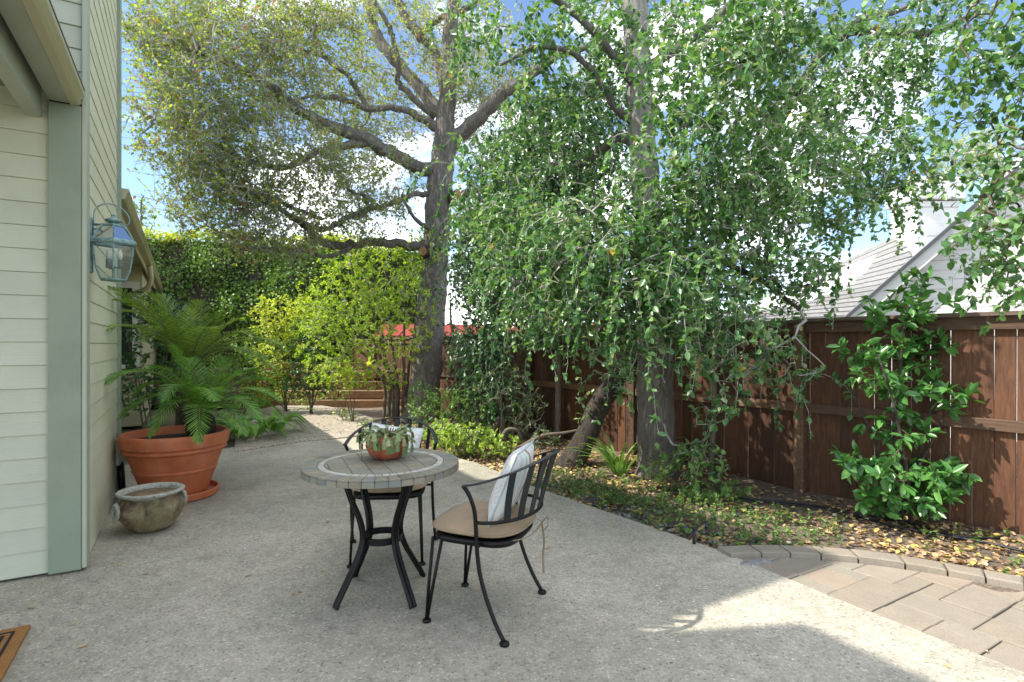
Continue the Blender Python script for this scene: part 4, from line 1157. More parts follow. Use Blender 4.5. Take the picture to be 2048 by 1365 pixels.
def grow(skel, att, rg, step=.16, jit=.16, sag=.0, r0=.0028, maxr=.03):
    """join every target point to the nearest bit of the growing tree; returns twig paths with radii"""
    skel = np.asarray(skel, float); att = np.asarray(att, float)
    d0 = np.concatenate([((att[i:i + 200, None] - skel[None]) ** 2).sum(-1).min(1) for i in range(0, len(att), 200)])
    order = np.argsort(d0)
    cap = len(skel) + len(att) * 16 + 1000
    N = np.zeros((cap, 3)); N[:len(skel)] = skel; n = len(skel)
    par = np.full(cap, -1); W = np.zeros(cap); paths = []
    for ai in order:
        a = att[ai]; dd = ((N[:n] - a) ** 2).sum(1); k = int(dd.argmin()); d = sqrt(dd[k])
        if d < .03: continue
        m = int(min(15, max(2, math.ceil(d / step)))); t = np.arange(1, m + 1) / m
        off = rg.normal(size=3) * d * jit; off2 = rg.normal(size=3) * d * jit * .5
        pts = N[k] + (a - N[k]) * t[:, None] + off * np.sin(pi * t)[:, None] + off2 * np.sin(2 * pi * t)[:, None]
        pts[:, 2] -= sag * d * t ** 2
        if n + m >= cap: break
        N[n:n + m] = pts; par[n] = k; par[n + 1:n + m] = np.arange(n, n + m - 1); W[n + m - 1] = 1
        paths.append((k, n, m)); n += m
    for i in range(n - 1, len(skel) - 1, -1):
        if par[i] >= 0: W[par[i]] += W[i]
    R = np.clip(r0 * np.maximum(W, 1) ** .46, 0, maxr)
    out = []
    for (k, s, m) in paths:
        pts = np.vstack([N[k], N[s:s + m]]); rr = np.concatenate([[R[s]], R[s:s + m]]); rr[-1] *= .6
        out.append((pts, rr))
    return out

def leaf_up(paths, rg, lv, per_m, L_, W_, up=.7, droop=.25, spread=1.0, lo=.25, rnd=(0, 1), clump=.35, maxr=.02, shape=(.30, .46, .72, .40), minn=2):
    """set leaves along twigs"""
    P_, A_, N_, R_ = [], [], [], []
    for pts, rr in paths:
        seg = np.linalg.norm(np.diff(pts, axis=0), axis=1); tot = seg.sum()
        n = int(max(minn, rg.poisson(per_m * tot)))
        t = lo + (1 - lo) * rg.random(n) ** .8; f = t * (len(pts) - 1); i = np.clip(f.astype(int), 0, len(pts) - 2); fr = (f - i)[:, None]
        p = pts[i] * (1 - fr) + pts[i + 1] * fr; tg = nz(pts[i + 1] - pts[i])
        ok = rr[i] < maxr
        if not ok.any(): continue
        p, tg = p[ok], tg[ok]; n = len(p)
        a = tg * .55 + nz(rg.normal(size=(n, 3))) * spread; a[:, 2] -= droop
        nn = rg.normal(size=(n, 3)) * .5; nn[:, 2] += up; nn += SUNWARD * .45      # blades turn towards the light
        P_.append(p); A_.append(a); N_.append(nn); cl = rg.random()
        R_.append(rnd[0] + (rnd[1] - rnd[0]) * ((1 - clump) * rg.random(n) + clump * cl))
    if not P_: return
    P_ = np.concatenate(P_); n = len(P_); k = rg.uniform(.55, 1.28, n)
    lv.add(P_, np.concatenate(A_), np.concatenate(N_), L_ * k, W_ * k * rg.uniform(.85, 1.1, n), np.concatenate(R_), shape)

def hang(starts, lens, rg, sway=.35, out=None, n=9, r=.003):
    """hanging strands: leave sideways, then fall"""
    paths = []
    for s, l in zip(starts, lens):
        d = nz(rg.normal(size=3) * np.array((1, 1, .3))) if out is None else nz(np.array(out) + rg.normal(size=3) * .5)
        p = np.array(s, float); pts = [p.copy()]
        for i in range(n):
            t = i / n; dr = d * (1 - t) ** 1.6 * sway * 2 + np.array((0, 0, -1.0)) * (.15 + t) + rg.normal(size=3) * .16
            p = p + nz(dr) * l / n; pts.append(p.copy())
        paths.append((np.array(pts), np.linspace(r, r * .5, n + 1)))
    return paths

def limb(mb, pts, seg=5, n=10, wob=.0, rg=None, scale=1.0):
    """pts: (u, v, depth, radius) in photo pixels at a depth; returns the centre line"""
    w = []
    for (u, v, y, r) in pts:
        q = P(u, v, y); w.append((q.x, q.y, q.z, r * scale))
    s = spline(w, seg)
    if wob and rg is not None and len(s) > 4: s[1:-1, :3] += rg.normal(size=(len(s) - 2, 3)) * wob
    mb.tube(s[:, :3], np.maximum(s[:, 3], .004), n, True)
    return s[:, :3]

def rough_trunk(me_obj, amp, freq, seed=0):
    """knobbly relief on a trunk mesh"""
    me = me_obj.data; n = len(me.vertices); co = np.empty(n * 3, np.float32); me.vertices.foreach_get('co', co); co = co.reshape(-1, 3)
    no = np.empty(n * 3, np.float32); me.vertices.foreach_get('normal', no); no = no.reshape(-1, 3)
    h = np.sin(co[:, 0] * freq + seed) * np.sin(co[:, 1] * freq * 1.3 + 1.7) + .7 * np.sin(co[:, 2] * freq * .8 + 2 * np.sin(co[:, 0] * freq * .7)) + .5 * np.sin(co[:, 2] * freq * 2.1 + co[:, 0] * freq * 2.6)
    co += no * (h * amp)[:, None]
    me.vertices.foreach_set('co', co.ravel()); me.update()

# ================================================================== the oak by the path (left of centre)
rg = np.random.default_rng(3)
YA = 10.5
oakA = thing('oak_tree', 'large oak with thick grey trunk and wide sparse crown reaching over the house', 'tree', P(848, 838, YA) * 1.0)
oakA.location.z = -.05
m = MB(); sk = []
trunk_pts = [(838, 850, YA, .44), (846, 815, YA, .345), (850, 760, YA, .31), (856, 690, YA, .295), (862, 620, YA, .28), (868, 560, YA, .265), (872, 480, YA, .25), (877, 420, YA, .275), (880, 370, YA, .27), (885, 320, YA, .24), (890, 250, YA - .1, .19), (895, 180, YA - .2, .165), (899, 100, YA - .3, .15), (905, 30, YA - .4, .13), (915, -70, YA - .5, .11)]
sk.append(limb(m, trunk_pts, 7, 20, 0, None, .93)); tr = m.build('trunk', 'oak_bark', oakA, True); rough_trunk(tr, .016, 13)
limbs = [
    [(884, 335, YA, .15), (845, 338, YA - .2, .15), (800, 318, YA - .4, .14), (740, 282, YA - .8, .13), (655, 250, YA - 1.2, .11), (575, 205, YA - 1.6, .085), (533, 165, YA - 1.9, .06), (440, 120, YA - 2.2, .045), (340, 90, YA - 2.5, .03)],
    [(740, 282, YA - .8, .09), (650, 300, YA - 1.1, .07), (560, 335, YA - 1.4, .055), (470, 310, YA - 1.7, .045), (390, 270, YA - 2.0, .035), (310, 240, YA - 2.2, .02)],
    [(886, 265, YA, .12), (845, 238, YA - .2, .085), (795, 217, YA - .4, .07), (733, 217, YA - .7, .065), (691, 200, YA - .9, .05), (620, 195, YA - 1.2, .035), (520, 230, YA - 1.5, .025)],
    [(733, 217, YA - .7, .055), (709, 169, YA - .8, .05), (670, 130, YA - .9, .05), (633, 107, YA - 1.0, .045), (590, 112, YA - 1.2, .04), (540, 111, YA - 1.4, .03), (440, 60, YA - 1.6, .02)],
    [(633, 107, YA - 1.0, .035), (628, 70, YA - 1.0, .03), (590, 30, YA - 1.1, .025), (540, -20, YA - 1.2, .02)],
    [(888, 240, YA, .13), (850, 190, YA + .1, .13), (808, 138, YA + .2, .125), (767, 93, YA + .2, .12), (743, 45, YA + .2, .115), (738, -20, YA + .2, .11)],
    [(870, 235, YA, .07), (820, 190, YA - .1, .065), (795, 165, YA - .2, .06), (797, 130, YA - .3, .058), (786, 80, YA - .4, .055), (770, 40, YA - .5, .05), (735, -20, YA - .6, .045)],
    [(893, 200, YA - .1, .11), (872, 110, YA, .10), (836, 69, YA, .10), (815, 40, YA, .095), (795, 0, YA, .09), (770, -60, YA, .08)],
    [(838, 72, YA, .07), (877, 38, YA - .2, .065), (930, 20, YA - .4, .06), (985, -20, YA - .6, .05)],
    [(876, 392, YA, .075), (838, 389, YA - .3, .06), (790, 404, YA - .6, .055), (743, 418, YA - .8, .055), (709, 430, YA - 1.0, .055), (675, 448, YA - 1.2, .05), (647, 458, YA - 1.3, .05), (615, 448, YA - 1.5, .045), (522, 400, YA - 1.9, .035), (430, 372, YA - 2.2, .022)],
    [(743, 418, YA - .8, .04), (725, 395, YA - .9, .035), (700, 378, YA - 1.0, .035), (680, 345, YA - 1.1, .03), (640, 330, YA - 1.2, .02)],
    [(868, 470, YA, .11), (840, 492, YA - .3, .10), (800, 488, YA - .5, .09), (755, 485, YA - .7, .085), (701, 489, YA - .9, .08), (666, 493, YA - 1.0, .075), (631, 477, YA - 1.2, .07), (607, 450, YA - 1.3, .06), (565, 423, YA - 1.6, .05), (499, 380, YA - 2.0, .035), (420, 350, YA - 2.3, .02)],
    [(701, 489, YA - .9, .05), (693, 501, YA - 1.0, .048), (654, 514, YA - 1.2, .045), (607, 501, YA - 1.4, .035), (557, 497, YA - 1.7, .03), (480, 500, YA - 2.0, .02)],
    [(647, 440, YA - 1.2, .04), (590, 418, YA - 1.4, .035), (545, 400, YA - 1.7, .028), (470, 420, YA - 2, .02)],
    [(882, 330, YA, .20), (915, 275, YA - .1, .155), (962, 231, YA - .3, .145), (1003, 193, YA - .5, .135), (1060, 150, YA - .7, .11), (1120, 110, YA - .9, .08), (1190, 90, YA - 1.1, .05)],
    [(884, 395, YA, .15), (910, 400, YA - .1, .11), (940, 382, YA - .2, .095), (985, 375, YA - .3, .08), (1050, 350, YA - .5, .05)],
    [(880, 470, YA, .07), (850, 455, YA - .3, .05), (820, 425, YA - .6, .04), (805, 390, YA - .8, .03)],
]
for lp in limbs:
    m = MB(); c = limb(m, lp, 5, 10, .014, rg, .88); sk.append(c); o = m.build('limb', 'oak_bark', oakA, True); rough_trunk(o, .006, 22)
# sawn stubs
for (u, v, y, r, du, dv) in ((908, 393, YA - .22, .085, 9, -6), (850, 506, YA - .28, .085, -5, -3)):
    a, b = P(u, v, y), P(u + du, v + dv, y - .12); m = MB(); m.tube([a + (a - b) * 1.2, a, b], [r * 1.1, r, r], 14); o = m.build('stub', 'dark_bark', oakA, True)
    m = MB(); d = (b - a).normalized(); m.tube([b - d * .01, b + d * .004], r * .96, 14); m.build('sawn_face', 'cut_wood', oakA)
SKA = np.concatenate(sk)
vols = [  # (u, v, depth, half width px, half height px, half depth m, targets)
    (450, 130, 8.6, 180, 130, 1.1, 390), (375, 260, 8.3, 95, 115, .9, 220), (340, 70, 8.5, 90, 75, .9, 130), (520, 300, 8.8, 170, 110, 1.0, 290),
    (440, 400, 8.5, 125, 80, .8, 180), (620, 130, 9.2, 130, 120, 1.1, 170), (640, 380, 9.2, 150, 90, .9, 140), (540, 470, 8.8, 110, 55, .7, 120),
    (560, 30, 9.0, 210, 60, 1.1, 200), (800, 60, 10.4, 130, 110, 1.2, 120), (760, 330, 10.0, 110, 100, .9, 80), (950, 90, 10.0, 100, 110, 1.0, 90), (850, 150, 11.4, 170, 150, .7, 170), (720, 250, 10.6, 120, 110, .7, 120), (960, 230, 10.8, 90, 120, .6, 110), (700, 430, 9.6, 120, 60, .6, 90)]
att = np.concatenate([ellipsoid(P(u, v, y), (hu / FPX * y, hd, hv / FPX * y), k, rg) for (u, v, y, hu, hv, hd, k) in vols])
paths = grow(SKA, att, rg, .16, .20, .04, .0042, .03)
tb = Tubes(); [tb.add(p, r, 4) for p, r in paths]
extra = []
for p, r in paths:                                   # fine bare side twigs
    for _ in range(5):
        i = rg.integers(1, len(p)); d = nz(rg.normal(size=3)) * rg.uniform(.15, .45); q = np.array([p[i], p[i] + d * .5 + rg.normal(size=3) * .03, p[i] + d + rg.normal(size=3) * .04])
        extra.append((q, np.array((.0036, .0032, .0024))))
[tb.add(p, r, 3) for p, r in extra]
tb.build('twigs', 'twig', oakA)
lv = Leaves(); leaf_up(paths + extra, rg, lv, 11, .052, .032, .45, .15, 1.1, .2, (0, 1), .45, .012, minn=3)
lv.build('crown', 'leaf_oak_dry', oakA)
NA = lv.count()

# ================================================================== the oak in the middle of the bed, pale trunk
rg = np.random.default_rng(8); YB = 6.0
oakB = thing('oak_tree', 'oak with tall pale trunk and drooping glossy branches in the middle of the bed', 'tree', (P(1318, 945, YB).x, YB, -.04))
m = MB(); sk = []
tp = [(1316, 965, YB, .26), (1314, 930, YB, .215), (1312, 850, YB, .20), (1310, 760, YB, .195), (1308, 680, YB, .185), (1304, 600, YB, .175), (1299, 500, YB, .168), (1291, 380, YB, .155), (1282, 260, YB, .143), (1275, 140, YB, .138), (1270, 40, YB, .134), (1266, -80, YB, .125)]
sk.append(limb(m, tp, 8, 22)); tr = m.build('trunk', 'pale_bark', oakB, True); rough_trunk(tr, .009, 16)
limbsB = [
    [(1306, 640, YB, .10), (1345, 600, YB + .3, .085), (1400, 545, YB + .6, .08), (1440, 470, YB + .8, .078), (1470, 395, YB + .9, .075), (1555, 250, YB + 1, .072), (1623, 138, YB + 1, .066), (1665, 88, YB + .9, .06), (1710, 62, YB + .8, .055), (1790, 68, YB + .7, .05), (1880, 62, YB + .5, .04), (1960, 20, YB + .3, .025)],
    [(1665, 88, YB + .9, .045), (1720, 40, YB + .8, .045), (1800, 20, YB + .7, .035), (1900, -30, YB + .5, .03)],
    [(1555, 250, YB + 1, .035), (1520, 225, YB + .8, .03), (1470, 250, YB + .6, .03), (1470, 300, YB + .5, .02)],
    [(1590, 190, YB + 1, .035), (1640, 230, YB + .9, .03), (1700, 290, YB + .6, .025), (1740, 360, YB + .4, .015)],
    [(1470, 395, YB + .9, .035), (1500, 330, YB + .8, .03), (1530, 240, YB + .7, .03), (1600, 160, YB + .6, .022)],
    [(1286, 300, YB, .08), (1240, 275, YB + .1, .055), (1199, 303, YB + .2, .05), (1160, 330, YB + .3, .035), (1100, 330, YB + .3, .02)],
    [(1282, 250, YB, .055), (1235, 222, YB - .1, .04), (1196, 158, YB - .2, .035), (1150, 110, YB - .3, .028), (1080, 95, YB - .3, .022), (1000, 130, YB - .4, .016)],
    [(1276, 150, YB, .06), (1350, 100, YB - .3, .05), (1430, 40, YB - .6, .045), (1500, -30, YB - .8, .04)],
    [(1300, 520, YB, .05), (1360, 500, YB - .4, .035), (1430, 520, YB - .7, .028), (1520, 560, YB - .9, .02), (1600, 620, YB - 1.0, .014)],
    [(1302, 560, YB, .05), (1250, 530, YB - .4, .04), (1180, 520, YB - .7, .03), (1090, 540, YB - .8, .02), (1010, 580, YB - .8, .014)],
    [(1278, 190, YB, .05), (1210, 90, YB - .3, .04), (1140, 20, YB - .4, .035), (1060, -40, YB - .5, .03)],
]
for lp in limbsB:
    m = MB(); c = limb(m, lp, 5, 9, .006, rg); sk.append(c); o = m.build('limb', 'dark_bark' if lp[0][1] in (640, 520) else 'oak_bark', oakB, True); rough_trunk(o, .004, 26)
SKB = np.concatenate(sk)
volsB = [
    (1400, 120, 4.8, 150, 140, .7, 240), (1530, 50, 4.7, 120, 90, .5, 130), (1560, 180, 6.6, 150, 150, .8, 210), (1720, 160, 6.6, 130, 140, .8, 220), (1780, 330, 6.0, 90, 90, .6, 130), (1640, 380, 6.2, 140, 110, .7, 170),
    (1480, 400, 5.0, 130, 120, .6, 190), (1560, 540, 5.2, 130, 60, .5, 100), (1150, 100, 6.0, 140, 110, .8, 160), (1120, 260, 6.2, 130, 110, .7, 130), (1340, 330, 4.8, 120, 130, .5, 190),
    (1240, 470, 4.9, 180, 100, .6, 300), (1060, 480, 5.6, 130, 110, .6, 230), (1330, 560, 4.7, 170, 100, .5, 250), (1160, 600, 5.2, 150, 80, .5, 210), (1480, 680, 4.9, 110, 80, .4, 75), (1330, 680, 4.9, 90, 50, .35, 60), (980, 380, 6.2, 90, 120, .6, 130), (1560, 320, 5.4, 140, 120, .6, 170), (1450, 810, 5.1, 70, 60, .35, 16),
    (1570, 740, 5.0, 80, 55, .4, 36), (1240, 720, 5.2, 70, 70, .4, 45), (1860, 60, 6.0, 110, 80, .7, 100), (1280, 40, 6.2, 200, 80, .9, 130), (960, 60, 6.4, 60, 60, .5, 40), (1400, 910, 5.3, 55, 40, .35, 20)]
att = np.concatenate([ellipsoid(P(u, v, y), (hu / FPX * y, hd, hv / FPX * y), k, rg) for (u, v, y, hu, hv, hd, k) in volsB])
scr = np.stack([att[:, 0] / att[:, 1] * FPX + 1024, HORIZON - (att[:, 2] - CAMH) / att[:, 1] * FPX], 1)
front = (np.abs(scr[:, 0] - 1276) < 42) & (scr[:, 1] < 440) & (att[:, 1] < 6.1)      # the bare upper trunk stays in view
att = att[~(front & (rg.random(len(att)) < .55))]
paths = grow(SKB, att, rg, .12, .20, .10, .0026, .014)
st = att[rg.random(len(att)) < np.where(att[:, 2] < 1.6, .15, .55)]
hp = hang(st, rg.uniform(.25, .8, len(st)), rg, .5, None, 7, .0032)
tb = Tubes(); [tb.add(p, r, 4) for p, r in paths]; [tb.add(p, r, 3) for p, r in hp]; tb.build('twigs', 'twig', oakB)
lv = Leaves()
leaf_up(paths, rg, lv, 25, .066, .045, .8, .05, 1.0, .2, (0, 1), .4, .010)
leaf_up(hp, rg, lv, 36, .060, .040, .8, .10, 1.0, .05, (0, 1), .35, .010)
lv.build('crown', 'leaf_oak', oakB); NB_ = lv.count()

# ================================================================== oak overhead at the right edge (trunk out of frame)
rg = np.random.default_rng(18)
oakC = thing('oak_tree', 'overhanging oak boughs with round leaves at the right edge of the picture', 'tree', (5.3, 3.2, -.03))
m = MB(); c0 = spline([(5.3, 3.2, -.1, .2), (5.25, 3.25, 1.2, .17), (5.1, 3.35, 2.6, .15), (4.9, 3.5, 4.0, .12), (4.6, 3.6, 5.2, .08)], 6)
m.tube(c0[:, :3], c0[:, 3], 16); o = m.build('trunk', 'oak_bark', oakC, True); sk = [c0[:, :3]]
for pts in ([(4.95, 3.45, 3.7, .07), (4.4, 3.6, 3.9, .05), (3.7, 3.6, 3.9, .035), (3.1, 3.6, 3.7, .02)], [(5.1, 3.35, 2.6, .06), (4.6, 3.5, 2.9, .045), (4.0, 3.6, 3.0, .03), (3.4, 3.6, 2.7, .015)], [(4.7, 3.55, 4.8, .06), (4.1, 3.7, 4.9, .045), (3.4, 3.8, 4.7, .03)]):
    m = MB(); s = spline(pts, 6); m.tube(s[:, :3], s[:, 3], 9); m.build('limb', 'oak_bark', oakC, True); sk.append(s[:, :3])
volsC = [(1990, 80, 3.8, 75, 110, .4, 75), (1950, 200, 3.9, 70, 80, .4, 50), (2010, 330, 3.7, 60, 90, .35, 60), (1985, 470, 3.6, 65, 80, .35, 65), (2000, 570, 3.6, 50, 45, .3, 30), (2080, 300, 3.6, 60, 250, .4, 70)]
att = np.concatenate([ellipsoid(P(u, v, y), (hu / FPX * y, hd, hv / FPX * y), k, rg) for (u, v, y, hu, hv, hd, k) in volsC])
paths = grow(np.concatenate(sk), att, rg, .10, .18, .08, .0020, .012)
st = att[rg.random(len(att)) < .5]; hp = hang(st, rg.uniform(.15, .45, len(st)), rg, .5, None, 6, .0018)
tb = Tubes(); [tb.add(p, r, 4) for p, r in paths]; [tb.add(p, r, 3) for p, r in hp]; tb.build('twigs', 'twig_brown', oakC)
lv = Leaves(); leaf_up(paths, rg, lv, 17, .060, .044, .6, .3, 1.0, .25, (0, .93), .35, .008); leaf_up(hp, rg, lv, 22, .060, .044, .6, .3, 1.0, .1, (0, .93), .35, .008)
lv.build('crown', 'leaf_oak', oakC); NC_ = lv.count()

# ================================================================== leaning trunk, saplings, vine-draped tree
rg = np.random.default_rng(28)
lean = thing('leaning_tree', 'dark leaning tree trunk slanting up behind the pale oak', 'tree', (P(1138, 930, 6.5).x, 6.5, -.03))
m = MB(); c0 = limb(m, [(1130, 945, 6.5, .17), (1150, 915, 6.5, .145), (1175, 865, 6.5, .13), (1205, 800, 6.5, .12), (1240, 745, 6.5, .11), (1272, 700, 6.5, .10), (1300, 640, 6.6, .085), (1325, 560, 6.7, .07), (1360, 470, 6.8, .05)], 6, 14)
tr = m.build('trunk', 'dark_bark', lean, True); rough_trunk(tr, .007, 20)
att = np.concatenate([ellipsoid(P(1390, 440, 6.8), (.5, .4, .5), 60, rg), ellipsoid(P(1240, 640, 6.5), (.4, .3, .3), 30, rg), ellipsoid(P(1190, 790, 6.4), (.35, .25, .35), 30, rg)])
paths = grow(c0, att, rg, .12, .18, .1, .0024, .015); tb = Tubes(); [tb.add(p, r, 4) for p, r in paths]; tb.build('twigs', 'twig', lean)
lv = Leaves(); leaf_up(paths, rg, lv, 22, .06, .04, .6, .3); lv.build('crown', 'leaf_oak', lean)

def sapling(label, base, pts, vols, mat='leaf_oak', r=(.022, .01), per=20, bark_='thin_bark', L_=.06, W_=.04, seed=1, group='slender saplings in the bed', stake=None):
    rg = np.random.default_rng(seed)
    t = thing('sapling', label, 'sapling', base, 0, group)
    m = MB(); c = limb(m, pts, 6, 9, .004, rg); m.build('trunk', bark_, t, True)
    att = np.concatenate([ellipsoid(P(u, v, y), (hu / FPX * y, hd, hv / FPX * y), k, rg) for (u, v, y, hu, hv, hd, k) in vols])
    paths = grow(c, att, rg, .11, .18, .10, .0020, .012); tb = Tubes(); [tb.add(p, r_, 4) for p, r_ in paths]; tb.build('twigs', 'twig', t)
    lv = Leaves(); leaf_up(paths, rg, lv, per, L_, W_, .7, .25); lv.build('crown', mat, t); return t
sapling('slender grey sapling between the pale oak and the fence post', (P(1425, 945, 5.6).x, 5.6, -.03), [(1420, 972, 5.6, .030), (1424, 900, 5.6, .027), (1428, 800, 5.6, .025), (1430, 680, 5.6, .023), (1434, 560, 5.6, .021), (1440, 430, 5.6, .018), (1446, 330, 5.6, .012)],
        [(1440, 760, 5.5, 70, 90, .3, 22), (1500, 720, 5.3, 90, 60, .3, 30), (1410, 930, 5.3, 60, 50, .3, 22), (1440, 600, 5.4, 70, 60, .3, 30)], seed=31)
sapling('thin upright trunk against the fence beside the dark leaning trunk', (P(1116, 865, 8.0).x, 8.0, -.02), [(1114, 890, 8.0, .05), (1116, 820, 8.0, .046), (1117, 740, 8.0, .044), (1118, 660, 8.0, .042), (1120, 560, 8.0, .038), (1120, 440, 8.0, .03)],
        [(1130, 520, 7.8, 110, 80, .5, 70), (1100, 640, 7.6, 90, 70, .4, 60)], seed=33)
sapling('many-twigged young sapling in front of the thick oak trunk', (P(938, 800, 9.3).x, 9.3, 0), [(938, 850, 9.3, .05), (934, 780, 9.3, .045), (925, 720, 9.3, .035), (905, 660, 9.3, .025), (900, 600, 9.3, .015)],
        [(920, 640, 9.2, 60, 70, .4, 50), (880, 580, 9.2, 60, 60, .4, 40), (960, 600, 9.0, 50, 60, .4, 45)], 'leaf_vine', seed=35)

rg = np.random.default_rng(41)
vine = thing('vine_draped_tree', 'tree smothered in dark climbing vine between the two oaks', 'tree', (P(1000, 880, 8.5).x, 8.5, -.03))
m = MB(); sk = [limb(m, [(1000, 890, 8.5, .12), (996, 800, 8.5, .10), (990, 700, 8.5, .09), (1000, 580, 8.4, .085), (1030, 430, 8.3, .08), (1060, 300, 8.2, .07), (1100, 190, 8.1, .05)], 6, 12)]
m.build('trunk', 'dark_bark', vine, True)
for lp in ([(1000, 580, 8.4, .05), (950, 480, 8.3, .04), (960, 380, 8.2, .025)], [(1030, 430, 8.3, .05), (1120, 380, 8.1, .04), (1200, 330, 8.0, .025)], [(1060, 300, 8.2, .045), (1160, 200, 8.1, .035), (1250, 180, 8.0, .02)]):
    m = MB(); sk.append(limb(m, lp, 6, 8)); m.build('limb', 'dark_bark', vine, True)
volsV = [(1080, 300, 8.0, 120, 120, .7, 420), (1180, 250, 7.6, 95, 130, .6, 300), (1020, 420, 8.0, 95, 110, .6, 320), (1150, 430, 7.8, 115, 105, .6, 330), (985, 560, 8.1, 75, 110, .5, 240), (965, 700, 8.2, 50, 80, .4, 170), (990, 790, 8.2, 55, 60, .4, 90), (1090, 570, 7.8, 100, 80, .5, 220), (940, 470, 8.4, 60, 80, .5, 90)]
att = np.concatenate([ellipsoid(P(u, v, y), (hu / FPX * y, hd, hv / FPX * y), k, rg) for (u, v, y, hu, hv, hd, k) in volsV])
paths = grow(np.concatenate(sk), att, rg, .14, .2, .15, .0024, .02)
st = att[rg.random(len(att)) < .6]; hp = hang(st, rg.uniform(.3, .9, len(st)), rg, .35, None, 7, .0024)
tb = Tubes(); [tb.add(p, r, 4) for p, r in paths]; [tb.add(p, r, 3) for p, r in hp]; tb.build('twigs', 'twig', vine)
lv = Leaves(); leaf_up(paths, rg, lv, 26, .060, .040, .6, .4); leaf_up(hp, rg, lv, 30, .058, .038, .6, .5, 1.0, .05)
lv.build('crown', 'leaf_vine', vine); NV = lv.count()
# ------------------------------------------------------------------ shrubs
def shrub(name, label, cat, base, vols, mat, L_, W_, per=30, seed=1, stems=6, bark_='thin_bark', twig='twig_brown', sr=.014, up=.6, droop=.1, spread=1.0, shape=(.30, .46, .72, .40), group=None, jit=.15, lo=.25, world=False, minn=3, sag=.0, rnd=(0, 1)):
    """several stems from one base, branching into the given volumes"""
    rg = np.random.default_rng(seed)
    t = thing(name, label, cat, base, 0, group)
    b = Vector(base); sk = []
    cs = [P(v[0], v[1], v[2]) if not world else Vector(v[:3]) for v in vols]
    for k in range(stems):
        c = cs[k % len(cs)]; q = c + Vector(rg.normal(size=3) * .15)
        p0 = b + Vector((rg.uniform(-.08, .08), rg.uniform(-.08, .08), -.03))
        mid = p0.lerp(q, .5) + Vector((0, 0, (q - p0).length * .12)) + Vector(rg.normal(size=3) * .05)
        pts = bez(p0, mid, q, 10); m = MB(); m.tube(pts, np.linspace(sr, sr * .35, 10), 7); m.build('stem', bark_, t, True); sk.append(np.array([tuple(p) for p in pts]))
    att = []
    for v in vols:
        if world: c, r, k = Vector(v[:3]), v[3:6], v[6]
        else: c = P(v[0], v[1], v[2]); r = (v[3] / FPX * v[2], v[5], v[4] / FPX * v[2]); k = v[6]
        e = ellipsoid(c, r, k, rg); e[:, 2] = np.maximum(e[:, 2], .04); att.append(e)
    paths = grow(np.concatenate(sk), np.concatenate(att), rg, .10, jit, sag, .0018, .010)
    tb = Tubes(); [tb.add(p, r, 4) for p, r in paths]; tb.build('twigs', twig, t)
    lv = Leaves(); leaf_up(paths, rg, lv, per, L_, W_, up, droop, spread, lo, rnd, .35, .009, shape, minn); lv.build('crown', mat, t)
    return t

# big glossy shrub in front of the fence on the right
shrub('broadleaf_shrub', 'tall glossy green broadleaf shrub in front of the fence beside the pavers', 'shrub', (P(1800, 1040, 4.45).x, 4.45, -.01),
      [(1820, 620, 4.5, 95, 55, .28, 34), (1740, 700, 4.4, 60, 35, .22, 16), (1830, 700, 4.5, 80, 50, .25, 22), (1760, 770, 4.4, 75, 35, .22, 18), (1880, 790, 4.4, 70, 40, .22, 16), (1800, 860, 4.4, 70, 40, .25, 18), (1720, 930, 4.3, 80, 30, .22, 16), (1830, 950, 4.3, 100, 55, .28, 40), (1800, 1010, 4.3, 80, 35, .25, 22), (1890, 960, 4.3, 60, 45, .22, 16), (1830, 560, 4.5, 25, 20, .15, 5)],
      'leaf_glossy', .100, .050, 52, 51, 6, 'dark_bark', 'twig_brown', .018, .75, .05, .85, (.32, .44, .70, .38), None, .12, .35, False, 7)
# leafy shrubs along the back edge of the patio
shrub('low_shrub', 'mid-green small-leaved shrub behind the far chair at the foot of the thick oak', 'shrub', (P(890, 880, 7.9).x, 7.9, -.02),
      [(880, 825, 7.9, 65, 55, .4, 190), (945, 805, 8.0, 50, 55, .35, 120), (850, 800, 8.2, 35, 40, .3, 70)], 'leaf_shrub', .052, .025, 60, 52, 6, droop=-.1, group='low shrubs along the patio edge')
shrub('low_shrub', 'bright yellow-green ground-hugging shrub spreading to the patio edge', 'shrub', (P(935, 905, 7.2).x, 7.2, -.02),
      [(930, 880, 7.1, 75, 34, .35, 170), (990, 890, 7.1, 50, 28, .3, 100), (890, 872, 7.2, 50, 34, .3, 100)], 'leaf_shrub_bright', .060, .038, 48, 53, 6, droop=0, group='low shrubs along the patio edge')
shrub('rhododendron', 'grey-green whorl-leaved shrub in front of the fence gate', 'shrub', (P(1010, 890, 7.9).x, 7.9, -.02),
      [(1000, 770, 7.9, 60, 55, .35, 130), (1055, 825, 7.9, 42, 50, .3, 80), (970, 830, 8.0, 45, 40, .3, 70), (1090, 875, 7.6, 32, 22, .25, 36)], 'leaf_gray', .075, .024, 44, 54, 6, 'thin_bark', 'twig', .03, .5, -.2, .9)
shrub('seedling_shrub', 'small round-leaved seedling clump at the foot of the pale oak', 'shrub', (P(1335, 985, 5.4).x, 5.4, -.02),
      [(1320, 930, 5.3, 40, 40, .2, 26), (1400, 940, 5.2, 80, 60, .28, 50), (1455, 975, 5.1, 50, 40, .22, 28), (1390, 1000, 5.1, 60, 20, .2, 24)], 'leaf_shrub', .055, .044, 30, 55, 5, sr=.006, group='low shrubs along the patio edge')
